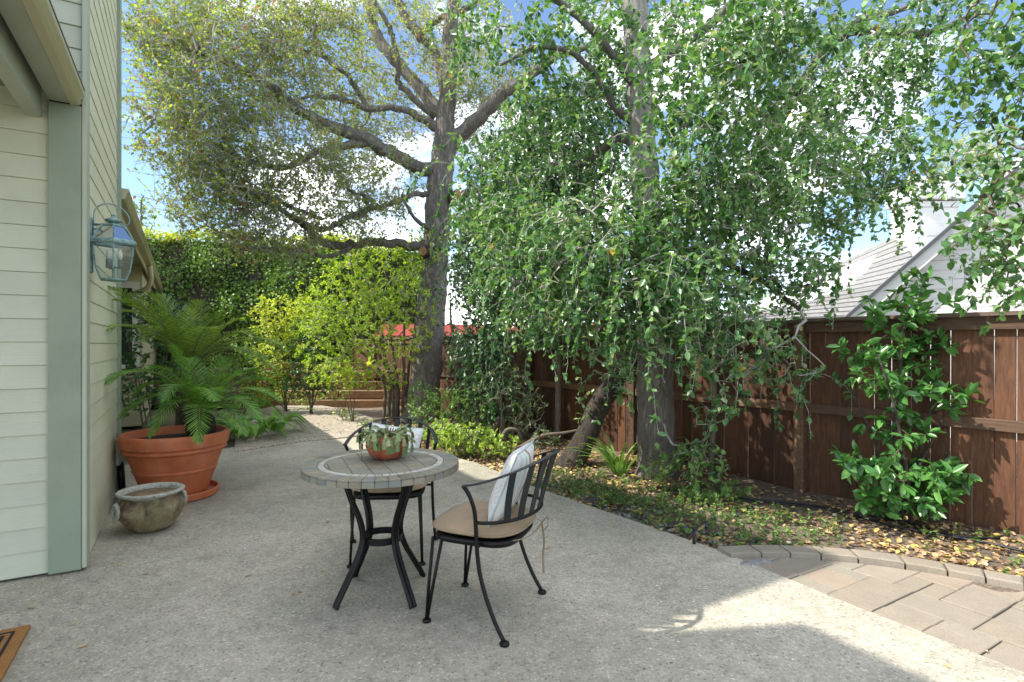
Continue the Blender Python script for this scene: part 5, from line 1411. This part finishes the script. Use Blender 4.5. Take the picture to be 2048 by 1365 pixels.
# lime-green multi-stemmed tree
rg = np.random.default_rng(61)
lime = thing('multi_stem_tree', 'lime-green feathery multi-stemmed tree left of the thick oak trunk', 'tree', (P(785, 815, 10.9).x, 10.9, -.03))
sk = []
for i, (ub, ut, vt) in enumerate(((770, 690, 600), (778, 640, 640), (786, 735, 560), (796, 770, 540), (806, 810, 560), (790, 700, 520), (812, 840, 600), (776, 760, 620))):
    m = MB(); d = 10.9 - .1 * (i % 3); c = limb(m, [(ub, 838, d, .038), (ub - 3 + i, 770, d, .032), (ub * .65 + ut * .35, 710, d - .1, .026), (ub * .25 + ut * .75, (vt + 700) / 2, d - .2, .018), (ut, vt, d - .3, .010)], 5, 8, .006, rg); sk.append(c); m.build('stem', 'thin_bark', lime, True)
volsL = [(700, 610, 10.3, 90, 100, .7, 420), (780, 560, 10.4, 90, 80, .7, 330), (650, 690, 10.2, 60, 90, .6, 230), (740, 690, 10.3, 80, 60, .6, 200), (820, 640, 10.1, 60, 90, .5, 200), (700, 500, 10.6, 80, 40, .6, 130), (840, 500, 10.2, 50, 50, .4, 70), (680, 745, 10.1, 60, 35, .5, 130), (640, 610, 10.3, 50, 70, .6, 160), (760, 760, 10.3, 60, 30, .4, 60)]
att = np.concatenate([ellipsoid(P(u, v, y), (hu / FPX * y, hd, hv / FPX * y), k, rg) for (u, v, y, hu, hv, hd, k) in volsL])
paths = grow(np.concatenate(sk), att, rg, .14, .15, .05, .0022, .014); tb = Tubes(); [tb.add(p, r, 4) for p, r in paths]; tb.build('twigs', 'twig', lime)
lv = Leaves(); leaf_up(paths, rg, lv, 52, .058, .030, .6, .2); lv.build('crown', 'leaf_lime', lime)

shrub('yellow_shrub', 'yellow-green shrub catching the sun in front of the ivy hedge', 'shrub', (P(575, 800, 11.6).x, 11.6, 0), [(555, 635, 11.4, 60, 50, .5, 230), (610, 640, 11.4, 45, 55, .5, 170), (560, 715, 11.3, 55, 60, .4, 200), (530, 770, 11.3, 50, 30, .4, 120)], 'leaf_yellow', .085, .036, 32, 62, 6)
shrub('dark_shrub', 'dark green leafy shrub below the yellow-green shrub beside the path', 'shrub', (P(622, 800, 11.2).x, 11.2, 0), [(610, 690, 11.1, 40, 55, .4, 200), (640, 745, 11.0, 45, 50, .4, 230), (600, 765, 11.2, 38, 38, .4, 150)], 'leaf_vine', .065, .036, 44, 63, 6)
shrub('aralia', 'bright yellow lobed-leaf plant beside the gravel path', 'plant', (P(705, 800, 10.0).x, 10.0, .0), [(690, 755, 9.9, 28, 22, .15, 9), (725, 735, 9.9, 25, 14, .15, 6)], 'leaf_yellow', .17, .075, 20, 64, 3, sr=.012, lo=.6, droop=.3)
shrub('path_edge_plant', 'low weedy green plant at the right edge of the gravel path', 'plant', (P(690, 835, 10.2).x, 10.2, .0), [(690, 828, 10.2, 28, 14, .25, 40)], 'leaf_shrub_bright', .05, .03, 30, 65, 4, sr=.006, group='weeds beside the gravel path')
shrub('path_edge_plant', 'small leafy weed tuft between the path and the far chair', 'plant', (P(745, 852, 9.3).x, 9.3, .0), [(742, 848, 9.3, 28, 12, .2, 30)], 'leaf_shrub', .05, .03, 30, 66, 4, sr=.006, group='weeds beside the gravel path')
shrub('path_edge_plant', 'sprawling green weeds at the foot of the timber retaining wall', 'plant', (P(620, 805, 12.0).x, 12.0, .02), [(600, 790, 12.0, 50, 20, .25, 90), (665, 788, 11.9, 40, 18, .2, 70)], 'leaf_shrub_bright', .05, .03, 34, 67, 4, sr=.006, group='weeds beside the gravel path')

# shrubs behind the palms against the house
shrub('camellia', 'dark glossy shrub behind the palms against the house wing', 'shrub', (P(300, 820, 7.6).x, 7.6, 0), [(290, 640, 7.6, 60, 60, .45, 110), (350, 650, 7.9, 60, 60, .45, 110), (280, 760, 7.4, 50, 70, .4, 110), (350, 760, 7.6, 60, 60, .4, 90)], 'leaf_vine', .085, .045, 26, 68, 7)
shrub('back_shrub', 'mixed green shrubs below the ivy hedge left of the path', 'shrub', (P(480, 790, 11.0).x, 11.0, 0), [(430, 720, 11.0, 80, 60, .5, 260), (520, 745, 11.2, 60, 45, .5, 200)], 'leaf_shrub', .07, .034, 38, 69, 7)

# ------------------------------------------------------------------ ivy hedge
rg = np.random.default_rng(71)
hedge = thing('ivy_hedge', 'tall ivy-covered hedge wall with top painted sunlit yellow at the back of the garden', 'hedge', (-7, 16, 0))
def hedge_pts(n):
    x = rg.uniform(-12.5, -2.0, n); y0 = 15.6 + .10 * (x + 7) ** 1 * 0 + .35 * np.sin(x * 1.3) * .3
    zt = 4.55 - .05 * (x + 10) + .10 * np.sin(x * 2.1); z = rg.uniform(-.0, 1, n) * zt
    bulge = .16 * np.sin(x * 3.3 + z * 2.0) + .12 * np.sin(z * 4.1 - x * 1.7)
    return np.stack([x, y0 + bulge - rg.random(n) ** 2 * .25 + .1, z], 1), zt
pts, zt = hedge_pts(26000)
n = len(pts); nn = rg.normal(size=(n, 3)) * .6; nn[:, 1] -= .8; nn[:, 2] += .45
ax_ = rg.normal(size=(n, 3)); ax_[:, 2] -= .6
lv = Leaves(); lv.add(pts, ax_, nn, rg.uniform(.07, .105, n), rg.uniform(.05, .075, n), np.clip(rg.random(n) * .75 + .2 * np.sin(pts[:, 0] * 2) ** 2, 0, 1)); lv.build('crown', 'leaf_hedge', hedge)
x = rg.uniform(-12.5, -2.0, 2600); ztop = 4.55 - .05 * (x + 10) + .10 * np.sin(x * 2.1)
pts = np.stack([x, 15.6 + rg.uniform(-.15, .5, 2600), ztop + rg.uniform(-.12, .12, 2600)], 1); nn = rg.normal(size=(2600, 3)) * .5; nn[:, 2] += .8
lv = Leaves(); lv.add(pts, rg.normal(size=(2600, 3)), nn, rg.uniform(.08, .12, 2600), .07, rg.random(2600)); lv.build('painted_sun_top', 'leaf_hedge_sun', hedge)  # top leaves carry sunlight in their colour
m = MB(); vs = []; xs_ = np.linspace(-12.5, -2.0, 30)
for xx in xs_: 
    zz = 4.40 - .05 * (xx + 10); vs += [(xx, 15.85, -.1), (xx, 15.85, zz), (xx, 16.6, zz), (xx, 16.6, -.1)]
fs = [(i * 4 + j, i * 4 + j + 1, i * 4 + 5 + j, i * 4 + 4 + j) for i in range(29) for j in range(3)] + [(0, 1, 2, 3), (119, 118, 117, 116)]
m.add(vs, fs); m.build('stems', 'dark_bark', hedge)

# ------------------------------------------------------------------ trees beyond the fence
def far_tree(label, base, trunk, vols, mat, L_, W_, per, seed, group='trees beyond the fence', bark_='oak_bark', r=.12):
    rg = np.random.default_rng(seed); t = thing('background_tree', label, 'tree', base, 0, group)
    s = spline([tuple(q) for q in trunk], 5); m = MB(); m.tube(s, np.linspace(r, r * .3, len(s)), 10); m.build('trunk', bark_, t, True)
    att = np.concatenate([ellipsoid(P(u, v, y), (hu / FPX * y, hd, hv / FPX * y), k, rg) for (u, v, y, hu, hv, hd, k) in vols])
    paths = grow(s, att, rg, .3, .16, .05, .005, .05); tb = Tubes(); [tb.add(p, q, 4) for p, q in paths]; tb.build('twigs', 'twig', t)
    lv = Leaves(); leaf_up(paths, rg, lv, per, L_, W_, .5, .2, 1.0, .2, (0, 1), .4, .03); lv.build('crown', mat, t)
far_tree('pale green airy tree rising behind the white chimney', (13.6, 18, -.1), [(13.6, 18, -.1), (13.7, 18, 3), (14.2, 18, 6), (14.4, 18, 7.6)], [(1930, 320, 18, 60, 55, 1.0, 260), (1990, 300, 18, 50, 60, 1.0, 200), (1880, 360, 18, 40, 25, .6, 60)], 'leaf_pale_far', .14, .05, 20, 81)
far_tree('small yellow-green treetop showing over the neighbour roof', (12, 20, -.1), [(12.0, 20, -.1), (12, 20, 2.5), (11.9, 20, 4)], [(1680, 555, 20, 26, 18, .6, 70), (1560, 590, 20, 60, 22, .8, 110)], 'leaf_far', .13, .07, 14, 82)
far_tree('bushy mid-green tree behind the fence in the middle of the picture', (.8, 15.5, -.1), [(.8, 15.5, -.1), (.9, 15.5, 2), (.7, 15.4, 4), (.6, 15.3, 6)], [(1010, 560, 15.4, 110, 90, 1.1, 360), (1130, 600, 15.5, 120, 70, 1.0, 320), (1060, 420, 15.6, 110, 90, 1.1, 300), (930, 470, 15.4, 70, 90, .9, 200)], 'leaf_far', .13, .075, 26, 83)
far_tree('yellowish tree behind the fence between the pale oak and the neighbour roof', (4.6, 15, -.1), [(4.6, 15, -.1), (4.7, 15, 1.6), (4.6, 15, 3)], [(1330, 600, 15, 90, 60, .9, 240), (1400, 560, 15, 60, 50, .8, 150), (1290, 480, 15, 60, 60, .8, 120)], 'leaf_far', .12, .07, 24, 84)
far_tree('thin distant tree seen above the house gutter', (-12.6, 19, -.1), [(-12.6, 19, -.1), (-12.6, 19, 3), (-12.7, 19, 6.0), (-12.6, 19, 6.5)], [(285, 440, 19, 28, 35, .5, 70), (280, 415, 19, 20, 20, .4, 30)], 'leaf_far', .12, .06, 12, 85, 'trees behind the ivy hedge', r=.06)

# ------------------------------------------------------------------ sago palms and ferns
def frond(name, parent, pts, L0, mat, n=46, w=.0085, seed=0, vee=.5, rad=.008):
    """one pinnate frond: rachis curve pts with stiff narrow leaflets"""
    rg = np.random.default_rng(seed); c = spline([tuple(p) for p in pts], 8); M = len(c)
    q = MB(); q.tube(c, np.linspace(rad, rad * .25, M), 5)
    rach = q
    ts = np.linspace(.10, 1.0, n); f = ts * (M - 1); i = np.clip(f.astype(int), 0, M - 2); fr = (f - i)[:, None]
    p = c[i] * (1 - fr) + c[i + 1] * fr; tg = nz(c[i + 1] - c[i])
    up = np.array((0, 0, 1.0)); side_ = nz(np.cross(tg, up) + 1e-4); nrm = nz(np.cross(side_, tg))
    Ls = L0 * np.sin(np.clip(ts * 1.02, 0, 1) * pi * .92 + .14) ** .55 * np.where(ts > .93, .75, 1)
    lv = Leaves()
    for s in (-1, 1):
        a = side_ * s * (1.0 - .55 * ts[:, None] ** 2) + tg * (.45 + .9 * ts[:, None] ** 2) + nrm * vee * (.8 - .5 * ts[:, None]) + rg.normal(size=(n, 3)) * .05; a = nz(a)
        a[:, 2] -= .12
        nn = nz(nrm * 1.0 - side_ * s * vee * .8 + rg.normal(size=(n, 3)) * .08)
        lv.add(p, a, nn, Ls * rg.uniform(.93, 1.05, n), w * 2, rg.random(n) * .6 + .4 * rg.random(), (.25, .5, .75, .38))
    o = lv.build(name, mat, parent)
    me = rach.mesh('rachis', 'rachis', True, parent.location); place('rachis', me, o)
    return o
def palm(label, base, crown_z, fronds, mat, L0, seed, trunk_r=.11, auto=0, length=.9):
    rg = np.random.default_rng(seed)
    t = thing('sago_palm', label, 'palm', base, 0, 'sago palms by the house')
    b = Vector(base); cr = Vector((b.x, b.y, crown_z)); h = crown_z - b.z
    m = MB(); m.lathe([(trunk_r, -.02), (trunk_r * 1.15, h * .3), (trunk_r * 1.1, h * .75), (trunk_r * .7, h), (.02, h + .03)], b, 20, lambda a, z: .07 * sin(8 * a + z * 40)); m.build('trunk', 'palm_trunk', t, True)
    k = 0
    for (u, v, y, arch) in fronds:
        tip = P(u, v, y); p0 = cr + Vector((tip.x - cr.x, tip.y - cr.y, 0)).normalized() * .04; d = tip - p0
        mid = p0 + d * .5 + Vector((0, 0, arch)); q1 = p0 + d * .22 + Vector((0, 0, arch * .75)); q2 = p0 + d * .8 + Vector((0, 0, arch * .62))
        frond('frond', t, [p0, q1, mid, q2, tip], L0, mat, int(26 + d.length * 12), .0052, seed * 100 + k); k += 1
    for j in range(auto):
        a = 2 * pi * (j + rg.random() * .7) / auto; el = rg.uniform(-.1, 1.1); l = length * rg.uniform(.75, 1.05)
        d = Vector((cos(a) * cos(el), sin(a) * cos(el), sin(el))) * l; d.z -= .18 * l
        p0 = cr + Vector((cos(a), sin(a), 0)) * .04; arch = .16 + .1 * rg.random()
        frond('frond', t, [p0, p0 + d * .22 + Vector((0, 0, arch * .75)), p0 + d * .5 + Vector((0, 0, arch)), p0 + d * .8 + Vector((0, 0, arch * .62)), p0 + d], L0, mat, 36, .0052, seed * 100 + k); k += 1
    return t
palm('bushy sago palm growing in the large terracotta pot', (P(400, 860, 5.3).x, 5.32, .53), .76,
     [(208, 770, 4.42, .24), (240, 835, 4.80, .18), (302, 872, 4.75, .2), (397, 884, 4.75, .17), (490, 868, 4.85, .15), (520, 838, 5.0, .16), (556, 800, 5.3, .16), (548, 765, 5.6, .15), (345, 695, 5.1, .05), (300, 740, 4.95, .16), (470, 750, 5.1, .10), (515, 742, 5.6, .14), (430, 800, 4.7, .16), (565, 830, 5.7, .18), (330, 800, 4.75, .2), (270, 790, 5.2, .2), (380, 720, 5.5, .06), (450, 720, 5.7, .08), (540, 860, 5.5, .2)], 'frond', .17, 91)
palm('taller sago palm growing in the ground behind the potted one', (P(380, 815, 5.95).x, 5.95, -.03), 1.17,
     [(215, 572, 4.62, .16), (205, 662, 4.5, .2), (255, 600, 5.3, .18), (300, 590, 5.7, .12), (398, 605, 5.8, .04), (440, 625, 5.6, .06), (500, 668, 5.6, .14), (560, 690, 5.8, .18), (575, 705, 6.1, .2), (545, 735, 5.7, .2), (290, 680, 5.3, .22), (350, 640, 5.4, .06), (325, 590, 6.2, .05), (480, 640, 6.3, .12), (240, 625, 5.9, .2), (420, 655, 5.3, .12), (530, 660, 6.2, .14), (230, 600, 4.9, .2), (380, 620, 6.4, .04)], 'frond_far', .19, 92, .12)
def fern(label, base, n, length, seed):
    rg = np.random.default_rng(seed); t = thing('fern', label, 'fern', base, 0, 'ferns at the patio edge'); b = Vector(base)
    for k in range(n):
        a = rg.uniform(0, 2 * pi); l = length * rg.uniform(.7, 1.1); d = Vector((cos(a), sin(a), .25 + .5 * rg.random())) * l
        p0 = b + Vector((cos(a), sin(a), 0)) * .03
        frond('frond', t, [p0, p0 + d * .3 + Vector((0, 0, .12)), p0 + d * .65 + Vector((0, 0, .10)), p0 + d + Vector((0, 0, -.12))], .075, 'fern', 30, .011, seed * 50 + k, .1, .003)
for (u, v, lab, n, l, sd) in ((505, 880, 'arching green fern at the corner of the patio beside the path', 16, .62, 1), (548, 868, 'green fern spilling over the gravel path edge', 14, .6, 2), (470, 872, 'fern half hidden behind the terracotta pot', 14, .55, 3), (520, 820, 'taller fern at the back beside the timber wall', 16, .85, 4)):
    g = G(u, v); fern(lab, (g.x, g.y, .0), n, l, 700 + sd)

# strappy plant beside the pale oak
rg = np.random.default_rng(95)
stp = thing('strap_leaf_plant', 'clump of long arching strap leaves between the leaning trunk and pale oak', 'plant', (P(1240, 930, 6.1).x, 6.1, -.03)); b = np.array(tuple(stp.location))
for k in range(30):
    a = rg.uniform(0, 2 * pi); l = rg.uniform(.45, .85); lean_ = rg.uniform(.15, .9); d = np.array((cos(a) * lean_, sin(a) * lean_, 1.0)); d = d / np.linalg.norm(d)
    pts = [b + np.array((cos(a), sin(a), 0)) * .05 + d * l * t + np.array((cos(a), sin(a), -1.3)) * .28 * l * t ** 2.4 for t in np.linspace(0, 1, 9)]
    w = np.array((-sin(a), cos(a), 0)); vs = []
    for t, p in zip(np.linspace(0, 1, 9), pts):
        ww = .016 * (1 - t ** 3) + .001; vs += [p - w * ww + np.array((0, 0, .004)), p, p + w * ww + np.array((0, 0, .004))]
    q = MB(); q.add(vs, [(i * 3 + j, i * 3 + j + 1, i * 3 + 4 + j, i * 3 + 3 + j) for i in range(8) for j in (0, 1)], rg.random()); q.build('leaf_blade', 'strap_leaf', stp, True)

# surface roots / fallen branch at the foot of the vine tree
br = thing('fallen_branch', 'gnarled pale fallen branch lying below the fence gate', 'branch', (P(1040, 890, 7.5).x, 7.5, 0))
for pts in ([(1000, 872, 7.5, .03), (1020, 905, 7.4, .035), (1050, 890, 7.5, .032), (1085, 872, 7.5, .028), (1130, 866, 7.5, .02), (1180, 855, 7.5, .008)], [(1020, 905, 7.4, .03), (1005, 880, 7.4, .03), (1015, 860, 7.4, .026), (1035, 862, 7.4, .02), (1045, 885, 7.45, .02)], [(960, 890, 7.9, .05), (985, 860, 7.9, .05), (1000, 840, 7.9, .045)]):
    m = MB(); limb(m, pts, 6, 9); m.build('bough', 'thin_bark', br, True)

# ------------------------------------------------------------------ ground litter
rg = np.random.default_rng(99)
def in_poly(x, y, poly):
    inside = np.zeros(len(x), bool); n = len(poly)
    for i in range(n):
        x0, y0 = poly[i]; x1, y1 = poly[(i + 1) % n]
        c = ((y0 > y) != (y1 > y)) & (x < (x1 - x0) * (y - y0) / (y1 - y0 + 1e-12) + x0); inside ^= c
    return inside
def to_line(x, y, a, b):
    dx, dy = b[0] - a[0], b[1] - a[1]; t = np.clip(((x - a[0]) * dx + (y - a[1]) * dy) / (dx * dx + dy * dy), 0, 1)
    return np.hypot(x - a[0] - t * dx, y - a[1] - t * dy)
bed = [(EDGE[0].x, EDGE[0].y), (EDGE[1].x, EDGE[1].y)] + [tuple(p) for p in arcp[::6]] + [(5.2, 2.0), tuple(F(-2.4, .02))[:2], tuple(F(0, .02))[:2], tuple(F(4, .02))[:2], tuple(F(9.5, .02))[:2], (-2.2, 9.2), (-.9, 7.1)]
def bed_points(n):
    x = rg.uniform(-3, 5.2, n * 4); y = rg.uniform(2.2, 13, n * 4); ok = in_poly(x, y, bed); x, y = x[ok][:n], y[ok][:n]
    return x, y
x, y = bed_points(21000); n = len(x)
dens = np.clip(.55 + .6 * np.sin(x * 2.3 + 1 + np.sin(y * 2.7)) * np.sin(y * 1.9 + np.sin(x * 3.1)) + .25 * np.sin(x * 7.1 + y * 5.3), .12, 1); keep = rg.random(n) < np.where(y > 7, .75, 1.0) * dens; x, y = x[keep], y[keep]; n = len(x)
pts = np.stack([x, y, ground_z(x, y) + rg.uniform(-.004, .014, n)], 1)
ax_ = rg.normal(size=(n, 3)); ax_[:, 2] *= .22; nn = rg.normal(size=(n, 3)) * .30; nn[:, 2] += 1
lv = Leaves(); k = rg.uniform(.6, 1.25, n); lv.add(pts, ax_, nn, 0.050 * k, .031 * k, rg.random(n)); o = lv.build('leaf_litter', 'litter'); tag(o, 'fallen brown and yellow oak leaves covering the planting bed', 'leaf litter', kind='stuff')
# leaves drifted on the gravel path
gpoly = [(p.x, p.y) for p in gp]; x = rg.uniform(-7, -1.8, 900); y = rg.uniform(8, 13, 900); ok = in_poly(x, y, gpoly); x, y = x[ok], y[ok]; n = len(x)
pts = np.stack([x, y, np.full(n, .017)], 1); ax_ = rg.normal(size=(n, 3)); ax_[:, 2] *= .15; nn = rg.normal(size=(n, 3)) * .2; nn[:, 2] += 1
lv = Leaves(); lv.add(pts, ax_, nn, rg.uniform(.025, .05, n), .022, rg.random(n)); o = lv.build('path_litter', 'litter'); tag(o, 'scattered dry leaves on the pale gravel path', 'leaf litter', kind='stuff')
# pebbles (mass) and single river stones
def pebble(r, seed):
    rr = random.Random(seed); q = MB(); k1, k2 = rr.uniform(.7, 1.0), rr.uniform(.45, .6)
    q.lathe([(.35, -.7), (.8, -.4), (1.0, 0), (.85, .45), (.45, .8), (.05, .92)], (0, 0, 0), 9, lambda a, z: .10 * sin(2 * a + seed) + .05 * sin(3 * a))
    q.v = [(x * r, y * r * k1, z * r * k2) for x, y, z in q.v]; return q
x, y = bed_points(5200)
d = to_line(x, y, (EDGE[0].x - .2, EDGE[0].y + .3), (EDGE[1].x, EDGE[1].y)); keep = rg.random(len(x)) < np.exp(-(d / .38) ** 2) * .95; x, y = x[keep], y[keep]
pm = MB(); protos = [pebble(1.0, k) for k in range(6)]
for i in range(len(x)):
    pr = protos[i % 6]; r = rg.uniform(.010, .026); a = rg.uniform(0, 6.3); c, s = cos(a), sin(a); z = float(ground_z(x[i], y[i])) + r * .25
    pm.add([(x[i] + r * (p[0] * c - p[1] * s), y[i] + r * (p[0] * s + p[1] * c), z + r * p[2]) for p in pr.v], pr.f, float(rg.random()))
o = pm.build('pebbles', 'stone', None, True); tag(o, 'small grey pebbles strewn along the patio edge', 'pebbles', kind='stuff')
stone_meshes = [pebble(1.0, 20 + k).mesh('river_stone', 'stone', True) for k in range(5)]
for i in range(46):
    u = rg.uniform(1080, 1460); v0 = 972 + (u - 1062) * .342; v = v0 - rg.uniform(4, 46)
    if i < 14: u = 1225 + rg.uniform(0, 55); v = 972 + (u - 1062) * .342 - rg.uniform(5, 22)
    g = G(u, v); r = rg.uniform(.022, .038); z = float(ground_z(g.x, g.y)) + r * .3
    o = place('river_stone', stone_meshes[i % 5], None, (g.x, g.y, z), (0, 0, rg.uniform(0, 6.3))); o.scale = (r, r, r)
    tag(o, 'smooth blue-grey river stone at the edge of the concrete patio', 'stone', 'river stones along the patio edge')
# ground cover seedlings
x, y = bed_points(6500)
d = to_line(x, y, (EDGE[0].x + .3, EDGE[0].y + .2), (EDGE[1].x + .45, EDGE[1].y + .25)); wgt = np.exp(-(d / .42) ** 2) + .10 * (np.hypot(x - 3.3, y - 3.7) < .5)
keep = rg.random(len(x)) < np.minimum(wgt * 1.1, .95); x, y = x[keep], y[keep]; lv = Leaves(); tb = Tubes()
P_, A_, N_, R_ = [], [], [], []
for i in range(len(x)):
    h = rg.uniform(.04, .16); b = np.array((x[i], y[i], float(ground_z(x[i], y[i])) - .01)); tip = b + np.array((rg.normal() * .025, rg.normal() * .025, h)); tb.add(np.array([b, (b + tip) / 2 + rg.normal(size=3) * .004, tip]), np.array((.0016, .0013, .001)), 3)
    for k in range(int(rg.integers(5, 10))):
        t = rg.uniform(.35, 1); P_.append(b + (tip - b) * t); a = rg.normal(size=3); a[2] = abs(a[2]) * .5; A_.append(a); q = rg.normal(size=3) * .4; q[2] += 1; N_.append(q); R_.append(rg.random())
n = len(P_); lv.add(np.array(P_), np.array(A_), np.array(N_), rg.uniform(.020, .038, n), rg.uniform(.012, .021, n), np.array(R_))
o = lv.build('ground_cover', 'ground_cover'); tag(o, 'low green seedlings carpeting the bed along the patio edge', 'ground cover', kind='stuff')
o2 = tb.build('stems', 'twig_brown', o)

# irrigation hose
hz = thing('drip_hose', 'black drip irrigation hose lying across the leaf litter', 'hose', (2.6, 4.9, 0))
for pts, r in (([(1475, 998), (1540, 1004), (1620, 1014), (1690, 1030), (1770, 1050), (1860, 1066), (1960, 1085), (2060, 1110)], .010), ([(1480, 1000), (1560, 1010), (1640, 1022), (1720, 1032), (1820, 1046), (1900, 1070), (2000, 1080)], .008)):
    w = [];
    for u, v in pts: g = G(u, v); w.append((g.x, g.y, float(ground_z(g.x, g.y)) + .018))
    m = MB(); m.tube(spline(w, 6), r, 7); m.build('pipe', 'hose', hz, True)
fl = thing('path_light_stake', 'small black stake at the corner of the bed beside the patio', 'stake', tuple(G(1388, 1088)))
m = MB(); g = G(1388, 1088); m.tube([g + Vector((0, 0, -.03)), g + Vector((0, 0, .10))], .011, 8); m.lathe([(.013, .10), (.02, .105), (.017, .118), (.004, .122)], g, 10); m.build('stake', 'hose', fl, True)

# crumbs and leaf bits blown over the patio
x = rg.uniform(-3.4, 2.0, 900); y = rg.uniform(1.6, 8.2, 900); ok = in_poly(x, y, patio_poly); x, y = x[ok], y[ok]
kk = rg.random(len(x)) < .12 + .75 * np.exp(-to_line(x, y, (-2.6, 3.4), (-3.7, 5.5)) / .25) + .5 * np.exp(-to_line(x, y, (EDGE[0].x, EDGE[0].y), (EDGE[1].x, EDGE[1].y)) / .18); x, y = x[kk], y[kk]; n = len(x)
pts = np.stack([x, y, np.full(n, .003)], 1); ax_ = rg.normal(size=(n, 3)); ax_[:, 2] *= .1; nn = rg.normal(size=(n, 3)) * .25; nn[:, 2] += 1
lv = Leaves(); lv.add(pts, ax_, nn, rg.uniform(.008, .022, n), rg.uniform(.005, .012, n), rg.random(n)); o = lv.build('patio_litter', 'litter'); tag(o, 'tiny leaf crumbs blown over the concrete patio', 'leaf litter', kind='stuff')

# single fallen leaves on the patio
rl = random.Random(77)
def one_leaf(k):
    lv = MB(); rr = random.Random(k); vs = []
    prof = [(0, .02), (.2, .34), (.45, .46), (.72, .36), (1.0, .03)]
    for t, w in prof: vs += [(t - .5, -w * .62, .10 + .05 * sin(3 * t + k)), (t - .5, 0, .03 + .05 * sin(3 * t + k)), (t - .5, w * .62, .11 + .05 * sin(3 * t + k))]
    fs = [(i * 3 + j, i * 3 + 1 + j, i * 3 + 4 + j, i * 3 + 3 + j) for i in range(4) for j in (0, 1)]
    lv.add(vs, fs, [.80, .84, .45, .6, .88, .3][k % 6]); return lv.mesh('fallen_leaf', 'litter', True)
lm = [one_leaf(k) for k in range(6)]
spots = [(150, 1250, 1), (166, 1295, 0), (228, 1168, 3), (240, 1131, 0), (93, 1193, 3), (62, 1218, 5), (232, 1145, 3), (290, 1150, 5), (341, 1193, 3), (600, 1186, 5), (592, 1193, 3), (586, 1190, 2), (465, 1148, 0), (497, 1153, 2), (460, 1228, 2), (728, 1193, 2), (955, 1180, 3), (1094, 1097, 2), (1080, 1040, 3), (1120, 1042, 0), (1220, 1047, 0), (882, 998, 0), (486, 1015, 2), (553, 996, 3), (617, 1043, 2), (656, 1045, 5), (518, 946, 5), (1895, 1335, 0), (1973, 1303, 3), (1165, 1120, 1), (645, 1145, 2), (550, 1010, 0), (438, 950, 2)]
for (u, v, k) in spots:
    g = G(u, v); r = rl.uniform(.022, .036); o = place('fallen_leaf', lm[k], None, (g.x, g.y, .0015), (0, 0, rl.uniform(0, 6.3))); o.scale = (r, r * rl.uniform(.8, 1.0), r)
    tone = ('yellow', 'golden', 'brown', 'tan', 'pale yellow', 'dark brown')[k]
    where = ('close to the doormat' if v > 1185 and u < 260 else 'between the house corner and the urn' if u < 360 else 'at the right-hand pavers' if u > 1500 else 'behind or beside the sideways chair' if u > 860 else 'in front of the round table' if v > 1130 else 'between the pot and table')
    tag(o, '%s fallen leaf on the patio %s' % (tone, where), 'leaf', 'fallen leaves on the patio')

for o in bpy.data.objects:
    if '_local' in o: del o['_local']
print('leaves A %d B %d C %d V %d' % (NA, NB_, NC_, NV), 'objects', len(bpy.data.objects))
print('tris approx', sum(sum(len(p.vertices) - 2 for p in me.polygons) if len(me.polygons) < 5000 else len(me.polygons) * 2 for me in bpy.data.meshes))
